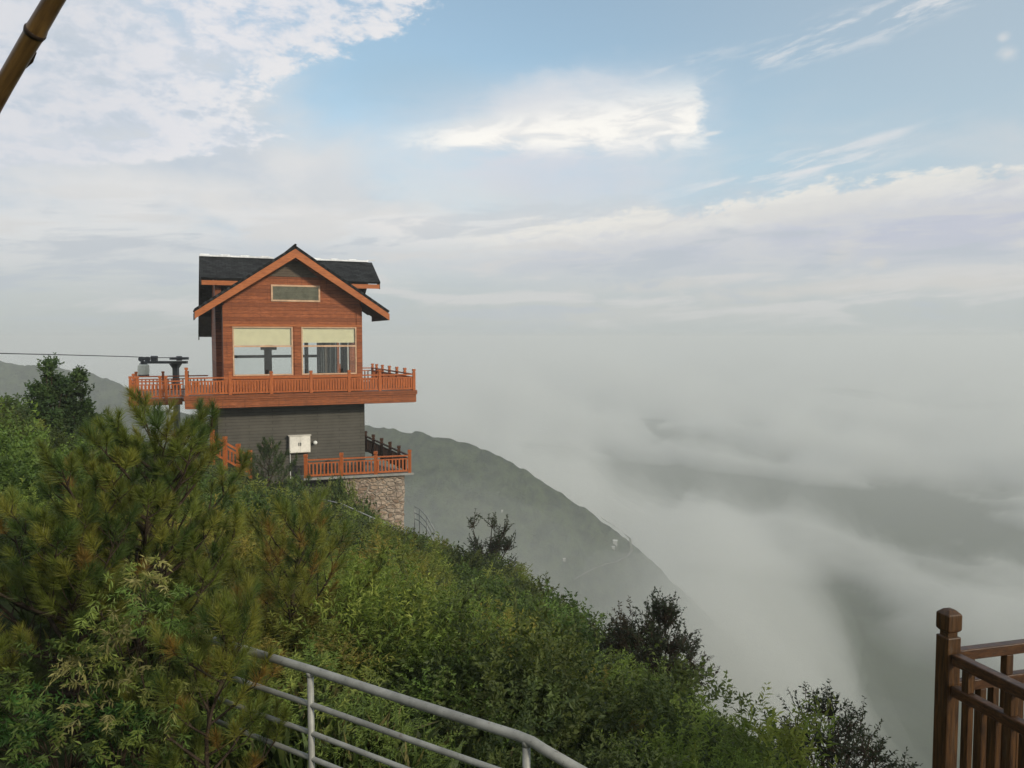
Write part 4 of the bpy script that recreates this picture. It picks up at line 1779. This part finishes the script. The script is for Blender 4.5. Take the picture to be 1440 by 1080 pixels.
def leafy(seed, h, r, clumps, twigs, leaves, ll, lw, tl, cols, up=0.5, droop=0.25, base=0.2, limbs=True, twig_tube=False, flat=0.5, lumps=0.32, spread=1.0, lr=0.016):
    rng = np.random.default_rng(seed)
    # clump centres in a lumpy dome
    th = rng.uniform(0, 2 * np.pi, clumps)
    el = np.arcsin(rng.uniform(0.0, 1, clumps))
    rad = rng.uniform(0.35, 1.0, clumps) ** 0.6
    C = np.stack([np.cos(th) * np.cos(el) * rad * r, np.sin(th) * np.cos(el) * rad * r, base * h + np.sin(el) * rad * (h * (0.95 - base))], -1)
    cr = r * lumps * rng.uniform(0.6, 1.25, clumps)
    cc = np.array([cols[k] for k in rng.integers(0, len(cols), clumps)]) * rng.uniform(0.75, 1.25, (clumps, 1))
    nt = clumps * twigs
    ci = np.repeat(np.arange(clumps), twigs)
    B = C[ci] + rng.normal(0, 0.42, (nt, 3)) * cr[ci][:, None]
    out = unit(B - np.array([0, 0, base * h * 0.5]))
    D = unit(out * 0.8 * spread + np.array([0, 0, up]) + rng.normal(0, 0.45, (nt, 3)))
    L = tl * rng.uniform(0.55, 1.2, nt)
    tcol = cc[ci] * rng.uniform(0.82, 1.2, (nt, 1))
    nl = nt * leaves
    ti = np.repeat(np.arange(nt), leaves)
    tpar = (np.tile(np.arange(leaves), nt) + rng.uniform(0, 0.8, nl)) / leaves
    tpar = 0.1 + 0.9 * tpar
    sag = -droop * (tpar ** 2)[:, None] * L[ti][:, None] * np.array([0, 0, 1.0])
    P = B[ti] + D[ti] * (tpar * L[ti])[:, None] + sag
    side = unit(np.cross(D[ti], np.array([0, 0, 1.0])) + rng.normal(0, 0.25, (nl, 3)))
    sgn = np.where(np.arange(nl) % 2 == 0, 1.0, -1.0)[:, None]
    LD = unit(D[ti] * 0.65 + side * sgn * 0.8 + rng.normal(0, 0.28, (nl, 3)) - np.array([0, 0, droop]))
    LN = unit(np.array([0, 0, 1.0]) * flat + rng.normal(0, 0.5, (nl, 3)))
    sz = rng.uniform(0.7, 1.2, nl) * (1.15 - 0.45 * tpar)
    v, f = leaf_quads(P, LD, LN, ll * sz, lw * sz)
    col = np.repeat(tcol[ti] * rng.uniform(0.8, 1.2, (nl, 1)), 4, axis=0)
    # stems
    st = MB()
    rb = random.Random(seed)
    if limbs:
        for k in range(clumps):
            c = Vector(C[k])
            m = Vector((c.x * 0.35 + rb.uniform(-.05, .05) * r, c.y * 0.35 + rb.uniform(-.05, .05) * r, c.z * 0.55))
            r0 = lr * h * rb.uniform(.7, 1.2)
            st.tube([(rb.uniform(-.02, .02), rb.uniform(-.02, .02), -0.15), m, c], [r0, r0 * .6, r0 * .22], 5, cap=False)
    if twig_tube:
        for k in range(nt):
            b = Vector(C[ci[k]])
            a = Vector(B[k])
            e_ = a + Vector(D[k]) * L[k] + Vector((0, 0, -droop * L[k]))
            st.tube([b, a, e_], [0.006 * h, 0.0035 * h, 0.001 * h], 3, cap=False)
    return (v, f, col), st


def plant(name, parts, label, cat, loc, group=None, rz=0.0, sc_=1.0, names=('foliage', 'stem')):
    (v, f, col), st = parts
    root = empty(name, loc, rz)
    root.scale = (sc_,) * 3
    link(names[0], mesh_np(names[0], v, f, M['leaf'], False, col), root)
    if st.v:
        st.build(names[1], M['bark'], root, smooth=True)
    tag(root, label, cat, group)
    return root


def pine(seed, h, lean, n_br, Lmax, nlen, shoots_per, needles, cols, probs, crown=(0.12, 1.0), width=0.0028, top_boost=0.22, r0=0.03, power=0.75, tuft=0.9):
    rng = np.random.default_rng(seed)
    st = MB()
    trunk = [Vector((lean[0] * t ** 1.4 * h + 0.02 * math.sin(t * 9), lean[1] * t ** 1.4 * h + 0.02 * math.cos(t * 7), t * h * 0.93 - 0.25 * (t == 0))) for t in np.linspace(0, 1, 9)]
    st.tube(trunk, [r0 * (1 - 0.82 * k / 8) for k in range(9)], 8, cap=False)

    def tp(t):
        x = min(max(t, 0), 1) * 8
        k = min(int(x), 7)
        return trunk[k].lerp(trunk[k + 1], x - k)
    sh_p, sh_d, sh_l, sh_o = [], [], [], []

    def shoot(p, d, l, old=0.0):
        sh_p.append(tuple(p)); sh_d.append(tuple(d)); sh_l.append(l); sh_o.append(old)
    shoot(tp(1.0), Vector((lean[0], lean[1], 1)).normalized(), nlen * 1.6)
    for b in range(n_br):
        t = crown[0] + (crown[1] - crown[0]) * ((b + 0.5) / n_br)
        az = b * 2.399 + rng.uniform(-.35, .35)
        L = (Lmax * max(1 - t, 0) ** power + top_boost) * rng.uniform(0.75, 1.15)
        p = tp(t)
        hd = Vector((math.cos(az), math.sin(az), 0))
        e0, e1 = R(rng.uniform(8, 30)) + t * R(30), R(rng.uniform(45, 72))
        pts = [p]
        ns = 7
        d = hd
        for k in range(ns):
            e_ = e0 + (e1 - e0) * (k / (ns - 1)) ** 1.6
            hd = (hd + Vector((rng.normal(0, .10), rng.normal(0, .10), 0))).normalized()
            d = hd * math.cos(e_) + Vector((0, 0, math.sin(e_)))
            pts.append(pts[-1] + d * (L / ns))
        rb_ = r0 * 0.42 * (0.4 + L / (Lmax + top_boost))
        st.tube(pts, [max(rb_ * (1 - 0.85 * k / ns), 0.0025) for k in range(ns + 1)], 5, cap=False)
        shoot(pts[-1], d, nlen * 1.7)
        nsub = max(2, int(shoots_per * (0.35 + L / (Lmax + top_boost))))
        for j in range(nsub):
            q = 0.22 + 0.78 * (j + rng.uniform(0, .9)) / nsub
            x = q * ns
            k = min(int(x), ns - 1)
            a = pts[k].lerp(pts[k + 1], x - k)
            dd = (pts[k + 1] - pts[k]).normalized()
            sd = dd.cross(Vector((0, 0, 1))).normalized()
            if j % 2:
                sd = -sd
            l2 = L * rng.uniform(0.12, 0.36) * (1.15 - q * 0.6) + 0.03
            d2 = (dd * 0.6 + sd * rng.uniform(.35, .95) + Vector((0, 0, rng.uniform(0.1, 0.6)))).normalized()
            m = a + d2 * l2 * 0.55
            d3 = (d2 + Vector((0, 0, 0.65))).normalized()
            e = m + d3 * l2 * 0.45
            st.tube([a, m, e], [max(rb_ * .4, .003), .003, .002], 4, cap=False)
            shoot(e, d3, nlen * rng.uniform(1.0, 1.5) * tuft)
            if l2 > 0.2 and rng.uniform() < 0.4:
                shoot(m, d2, nlen * 0.9, 1.0)
    sp, sd, sl, so = (np.array(a) for a in (sh_p, sh_d, sh_l, sh_o))
    n = len(sp)
    ci = rng.choice(len(cols), n, p=probs)
    base = np.array(cols)[ci] * rng.uniform(0.75, 1.25, (n, 1))
    si = np.repeat(np.arange(n), needles)
    N = len(si)
    u = rng.uniform(-1.0, 1.0, N) ** 1
    P = sp[si] + sd[si] * (u * sl[si] * 0.5)[:, None]
    rnd = rng.normal(0, 1, (N, 3))
    rad = unit(rnd - sd[si] * np.sum(rnd * sd[si], -1, keepdims=True))
    ang = np.radians(np.clip(rng.normal(40, 11, N) - 22 * np.clip(u, -1, 1) + 12 * so[si], 8, 85))
    D = sd[si] * np.cos(ang)[:, None] + rad * np.sin(ang)[:, None]
    D = unit(D + np.array([0, 0, 0.10]))
    l = nlen * rng.uniform(0.75, 1.1, N) * (1 - 0.25 * np.clip(u, 0, 1))
    Sv = unit(np.cross(D, rng.normal(0, 1, (N, 3))))
    sag = np.array([0, 0, -1.0]) * (l * 0.08)[:, None]
    w_ = width
    v = np.stack([P - Sv * w_ / 2, P + Sv * w_ / 2, P + D * l[:, None] + sag], 1).reshape(-1, 3)
    f = np.arange(len(v)).reshape(-1, 3)
    col = np.repeat(base[si] * rng.uniform(0.75, 1.25, (N, 1)), 3, axis=0)
    me = mesh_np('needles', v, f, M['needle'], False, col)
    return me, st


def build_pine(label, args, loc, rz=0.0):
    me, st = pine(**args)
    root = empty('pine_tree', loc, rz)
    tag(root, label, 'pine tree')
    st.build('trunk', M['bark'], root, smooth=True)
    link('needles', me, root)
    return root


OLIVE = [(0.105, 0.130, 0.026), (0.165, 0.170, 0.034), (0.052, 0.084, 0.022), (0.20, 0.130, 0.034)]


def ground_at(px, Y, lift=0.0):
    x = (px - 720) / F * Y
    return Vector((x, Y, gz(x, Y) + lift))


def build_trees():
    # the large near pine and its neighbours
    p = ground_at(178, 5.7)
    build_pine('large olive green pine with dark leaning trunk filling the left foreground below the balcony',
               dict(seed=11, h=-0.66 - p.z, lean=(0.11, 0.0), n_br=36, Lmax=0.98, nlen=0.105, shoots_per=9, needles=190, cols=OLIVE, probs=[.44, .26, .27, .03], r0=0.046, crown=(0.1, 0.96), width=0.0036, top_boost=0.36, tuft=0.75), p)
    p = ground_at(92, 5.2)
    build_pine('second pine with brown branches at the left edge, lower than the large olive one',
               dict(seed=12, h=-1.30 - p.z, lean=(-0.06, 0.05), n_br=22, Lmax=0.9, nlen=0.105, shoots_per=9, needles=170, cols=OLIVE, probs=[.38, .25, .32, .05], r0=0.036, width=0.0034, top_boost=0.34, tuft=0.75), p)
    p = ground_at(405, 6.9)
    build_pine('yellowing pine with rusty needle tips right of the large olive pine',
               dict(seed=13, h=-1.55 - p.z, lean=(0.05, 0.0), n_br=18, Lmax=0.75, nlen=0.115, shoots_per=7, needles=140, cols=OLIVE, probs=[.32, .40, .18, .10], r0=0.026, width=0.0032), p)
    p = ground_at(272, 4.15)
    build_pine('low bare stemmed pine branch with brown needles at the left end of the pipe handrail',
               dict(seed=14, h=-1.52 - p.z, lean=(0.10, 0.05), n_br=17, Lmax=0.42, nlen=0.10, shoots_per=6, needles=150, cols=OLIVE, probs=[.36, .34, .18, .12], r0=0.018, width=0.0028), p)
    # dark small pine before the stair railing
    p = ground_at(374, 36.5)
    build_pine('small dark green pine standing in front of the stair railing and brick wall',
               dict(seed=15, h=at(362, 622, 36.5).z - p.z, lean=(0.03, 0), n_br=26, Lmax=1.9, nlen=0.20, shoots_per=8, needles=60, cols=[(.040, .066, .022), (.060, .085, .026)], probs=[.6, .4], r0=0.05, width=0.012, top_boost=.3), p)
    p = ground_at(503, 15.0)
    build_pine('tiny dark pine seedling standing alone in the brush above the pipe handrail',
               dict(seed=16, h=at(503, 838, 15.0).z - p.z, lean=(0.0, 0), n_br=12, Lmax=0.22, nlen=0.09, shoots_per=4, needles=60, cols=[(.016, .030, .013), (.026, .040, .016)], probs=[.6, .4], r0=0.016, width=0.005, top_boost=.08), p)
    # dark broadleaf trees along the edge of the slope
    DK = [(0.020, 0.030, 0.016), (0.028, 0.036, 0.018), (0.016, 0.022, 0.013)]
    RD = [(0.022, 0.032, 0.015), (0.028, 0.038, 0.017), (0.024, 0.030, 0.015), (0.040, 0.031, 0.018)]
    for px, Y, top, r_, seed, cols, lab, args in (
        (684, 30.0, 712, 1.05, 21, DK, 'dark straggly tree on the slope edge right of the stone terrace', dict(clumps=20, twigs=12, leaves=9, ll=.13, lw=.055, tl=.55)),
        (922, 11.4, 850, 0.80, 22, RD, 'dark bushy tree with reddish leaf tips on the slope edge in mid picture', dict(clumps=44, twigs=15, leaves=11, ll=.062, lw=.028, tl=.30)),
        (1180, 8.2, 990, 0.80, 23, DK, 'dark spreading tree rising from the bottom edge left of the timber railing', dict(clumps=46, twigs=13, leaves=11, ll=.052, lw=.024, tl=.27)),
    ):
        p = ground_at(px, Y)
        hh = at(px, top, Y).z - p.z
        plant('edge_tree', leafy(seed, hh, r_, cols=cols, up=0.55, droop=0.15, base=0.30, twig_tube=True, lumps=.26, **args), lab, 'tree', p, names=('crown', 'trunk'))
    # trees on the left skyline
    SK = [(0.045, 0.080, 0.026), (0.062, 0.100, 0.032), (0.034, 0.060, 0.022)]
    for px, Y, top, r_, seed, lab in ((70, 23.0, 487, 0.62, 31, 'taller round topped dark green tree on the left skyline under the cable'),
                                      (112, 23.6, 512, 0.56, 32, 'shorter dark green tree leaning against the taller skyline tree')):
        p = ground_at(px, Y)
        hh = at(px, top, Y).z - p.z
        plant('skyline_tree', leafy(seed, hh, r_, 50, 26, 11, .10, .055, .24, SK, up=0.5, droop=0.15, base=0.12, lumps=.36, lr=.010), lab, 'tree', p, names=('crown', 'trunk'))
    # pale wilting shrub in front of the pine, ferny plants at the lower left
    p = ground_at(196, 4.35)
    PALE = [(0.19, 0.20, 0.055), (0.14, 0.18, 0.042), (0.10, 0.155, 0.036), (0.21, 0.195, 0.075)]
    plant('drooping_shrub', leafy(41, -1.22 - p.z, 0.44, 30, 9, 14, .046, .011, .16, PALE, up=0.2, droop=0.8, base=0.45, lumps=.30, flat=.3, lr=.006),
          'pale yellow green shrub with wilted drooping leaves in front of the pine', 'shrub', p)
    p = ground_at(75, 4.2)
    plant('drooping_shrub', leafy(43, -1.50 - p.z, 0.46, 30, 10, 13, .046, .013, .16, [(0.072, 0.110, 0.026), (0.105, 0.140, 0.032), (0.048, 0.074, 0.022)], up=0.3, droop=0.6, base=0.25, lumps=.34, flat=.3, lr=.006),
          'mid green drooping leaved shrub low at the left edge', 'shrub', p)
    FN = [(0.04, 0.095, 0.024), (0.055, 0.12, 0.028)]
    for px, Y, h_, seed, lab in ((150, 4.15, .34, 44, 'bright green ferny plant at the bottom edge left of the handrail post'), (30, 4.2, .42, 45, 'bright green ferny plant in the bottom left corner')):
        p = Vector(((px - 720) / F * Y, Y, at(px, 1090, Y).z - .15))
        p.z = min(p.z, gz(p.x, p.y) + .4)
        plant('fern', leafy(seed, h_ + .3, 0.30, 12, 6, 16, .055, .014, .24, FN, up=0.6, droop=0.6, base=0.1, lumps=.3, flat=.8), lab, 'fern', p)


build_trees()


KINDS = {
    'feathery_shrub': dict(cols=[(0.140, 0.197, 0.041), (0.171, 0.234, 0.049), (0.114, 0.169, 0.037), (0.193, 0.234, 0.052)], up=0.8, droop=0.25),
    'leafy_shrub': dict(cols=[(0.097, 0.164, 0.037), (0.125, 0.189, 0.043), (0.079, 0.132, 0.032)], up=0.5, droop=0.2),
    'dark_shrub': dict(cols=[(0.052, 0.076, 0.024), (0.065, 0.091, 0.026), (0.083, 0.108, 0.030)], up=0.5, droop=0.15),
    'olive_shrub': dict(cols=[(0.186, 0.183, 0.037), (0.156, 0.177, 0.037), (0.214, 0.183, 0.043)], up=0.9, droop=0.2),
}
AREAS = (  # depth range, words for the place
    (0.0, 13.0, 'just beyond the pipe handrail'),
    (13.0, 27.0, 'on the middle slope'),
    (27.0, 60.0, 'on the upper slope by the house'),
)
KWORD = {'feathery_shrub': 'feathery light green shrub', 'leafy_shrub': 'broad leaved mid green shrub',
         'dark_shrub': 'low dark green shrub', 'olive_shrub': 'yellowish olive shrub'}


def build_brush():
    protos = {}
    for ki, (kind, kw) in enumerate(KINDS.items()):
        for zi in range(3):
            for vi in range(3):
                seed = 100 + ki * 20 + zi * 5 + vi
                ll, lw = (0.060, 0.016) if kind in ('feathery_shrub', 'olive_shrub') else (0.055, 0.026)
                if zi == 0:
                    a = dict(clumps=24, twigs=15, leaves=13, ll=ll, lw=lw, tl=0.26)
                elif zi == 1:
                    a = dict(clumps=22, twigs=13, leaves=10, ll=ll * 1.35, lw=lw * 1.5, tl=0.28)
                else:
                    a = dict(clumps=20, twigs=11, leaves=8, ll=ll * 1.9, lw=lw * 2.3, tl=0.32)
                (v, f, col), st = leafy(seed, 1.0, 0.62, base=0.12, lumps=0.36, flat=0.45, **a, **kw)
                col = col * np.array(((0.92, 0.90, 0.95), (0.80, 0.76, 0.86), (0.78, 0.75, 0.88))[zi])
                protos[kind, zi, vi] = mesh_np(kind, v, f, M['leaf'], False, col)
    rng = np.random.default_rng(77)
    counts = {}
    y = 5.0
    while y < 47:
        sp = 0.62 + 0.022 * y
        x0, x1 = -0.70 * y - 1.5, float(edge_x(y)) + (1.3 if y > 15 else -0.9 + 0.08 * y)
        x = x0 + rng.uniform(0, sp)
        while x < x1:
            xx, yy = x + rng.uniform(-.35, .35) * sp, y + rng.uniform(-.4, .4) * sp
            x += sp * rng.uniform(0.8, 1.2)
            # keep off the path, the house and the large pines' feet
            d = PIPE_B - PIPE_A
            q = np.array((xx, yy)) - PIPE_A
            t = float(np.clip(q.dot(d) / d.dot(d), -0.6, 1.6))
            n = np.hypot(*(q - t * d))
            nrm = np.array((-d[1], d[0]))
            nrm = nrm if nrm[1] > 0 else -nrm
            side = q.dot(nrm) / np.hypot(*nrm)
            if side < 0.42:
                continue
            hx = Vector((xx - HX, yy - HYW, 0))
            u_, v_ = hx.dot(UD), hx.dot(VD)
            if -0.7 < u_ < 8.6 and v_ > -0.75:
                continue
            if 5.6 < u_ < 11 and v_ > -1.7:
                continue
            if yy > 47 or (u_ > 9 and v_ > 0):
                continue
            e = float(edge_x(yy)) - xx
            f1 = float(vnoise(xx / 2.6, yy / 3.4, 5))
            f2 = float(vnoise(xx / 3.5 + 40, yy / 3.5, 6))
            if f1 > 0.74 or (e < 1.2 and f1 > 0.48):
                kind = 'dark_shrub'
            elif f2 > 0.74:
                kind = 'olive_shrub'
            elif f2 < 0.36 or xx < -0.45 * yy:
                kind = 'leafy_shrub'
            else:
                kind = 'feathery_shrub'
            if rng.uniform() < 0.16:
                kind = list(KINDS)[int(rng.integers(0, 4))]
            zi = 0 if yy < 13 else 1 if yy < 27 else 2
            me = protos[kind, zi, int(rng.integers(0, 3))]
            o = bpy.data.objects.new(kind, me)
            COL.objects.link(o)
            s = sp * rng.uniform(0.85, 1.35)
            hgt = s * rng.uniform(0.7, 1.15) * (0.95 - 0.25 * min(max((yy - 10) / 20, 0), 1))
            if side < 1.4:
                hgt *= 0.62
            if e < 0.5 and yy < 20:
                hgt *= 0.7
            if e < 1.6 and yy < 12.5:
                hgt *= 0.65
            if u_ > 6.0 and v_ > -5 and yy > 30:
                hgt *= 0.6
            elif 2.6 < u_ < 5.7 and -3.2 < v_ < -0.7:
                hgt = max(hgt, 1.75)
            o.location = (xx, yy, gz(xx, yy) - 0.08)
            o.rotation_euler = (rng.normal(0, .1), rng.normal(0, .1), rng.uniform(0, 6.28))
            o.scale = (s * 1.15, s * 1.15, hgt * 1.15)
            tag(o, '%s in the brush %s' % (KWORD[kind], AREAS[zi][2]), 'shrub', '%ss %s' % (KWORD[kind], AREAS[zi][2]))
            counts[kind] = counts.get(kind, 0) + 1
        y += sp * 0.85
    for px, top, Y, kind in ((424, 668, 42.0, 'leafy_shrub'), (446, 676, 41.6, 'feathery_shrub'), (468, 672, 42.2, 'leafy_shrub'), (490, 682, 42.0, 'feathery_shrub'), (507, 700, 42.4, 'leafy_shrub'), (404, 676, 41.5, 'feathery_shrub')):
        p = ground_at(px, Y)
        o = bpy.data.objects.new(kind, protos[kind, 2, int(rng.integers(0, 3))])
        COL.objects.link(o)
        hh = at(px, top, Y).z - p.z + .1
        o.location = (p.x, p.y, p.z - .1)
        o.rotation_euler = (0, 0, rng.uniform(0, 6.28))
        o.scale = (1.25, 1.25, hh)
        tag(o, '%s in the brush %s' % (KWORD[kind], AREAS[2][2]), 'shrub', '%ss %s' % (KWORD[kind], AREAS[2][2]))
    print('BRUSH', counts, sum(counts.values()))


def build_undergrowth():
    rng = np.random.default_rng(91)
    n = 15000
    y = 4.6 + 43 * rng.uniform(0, 1, n) ** 1.35
    x = edge_x(y) + 2.2 - rng.uniform(0, 1, n) * (0.74 * y + 4.5 + edge_x(y) - 0.0)
    d = PIPE_B - PIPE_A
    nrm = np.array((-d[1], d[0]))
    nrm = nrm if nrm[1] > 0 else -nrm
    side = ((x - PIPE_A[0]) * nrm[0] + (y - PIPE_A[1]) * nrm[1]) / np.hypot(*nrm)
    hx, hy = x - HX, y - HYW
    u_, v_ = hx * UD.x + hy * UD.y, hx * VD.x + hy * VD.y
    ok = (side > 0.1) & ~((u_ > -0.5) & (u_ < 7.6) & (v_ > -0.1)) & ~((u_ > 4) & (v_ > -1.0))
    x, y = x[ok], y[ok]
    n = len(x)
    P = np.stack([x, y, ground_z(x, y)], -1)
    K = 11
    pi = np.repeat(np.arange(n), K)
    N = n * K
    sz = 0.9 + 0.02 * y
    off = rng.normal(0, 0.10, (N, 3)) * sz[pi][:, None] * np.array([1, 1, 0.0])
    D = unit(rng.normal(0, 0.55, (N, 3)) + np.array([0, 0, 0.9]))
    l = rng.uniform(0.10, 0.34, N) * sz[pi]
    wv = l * rng.uniform(0.06, 0.20, N)
    Nv = unit(rng.normal(0, 1, (N, 3)))
    v, f = leaf_quads(P[pi] + off, D, Nv, l, wv)
    pal = np.array([(0.060, 0.092, 0.026), (0.085, 0.110, 0.032), (0.045, 0.065, 0.020), (0.13, 0.115, 0.048)])
    c = pal[rng.choice(4, n, p=[.4, .3, .2, .1])]
    col = np.repeat(c[pi] * rng.uniform(0.7, 1.25, (N, 1)), 4, axis=0)
    tag(link('undergrowth', mesh_np('undergrowth', v, f, M['leaf'], False, col)), kind='stuff')


build_brush()
build_undergrowth()
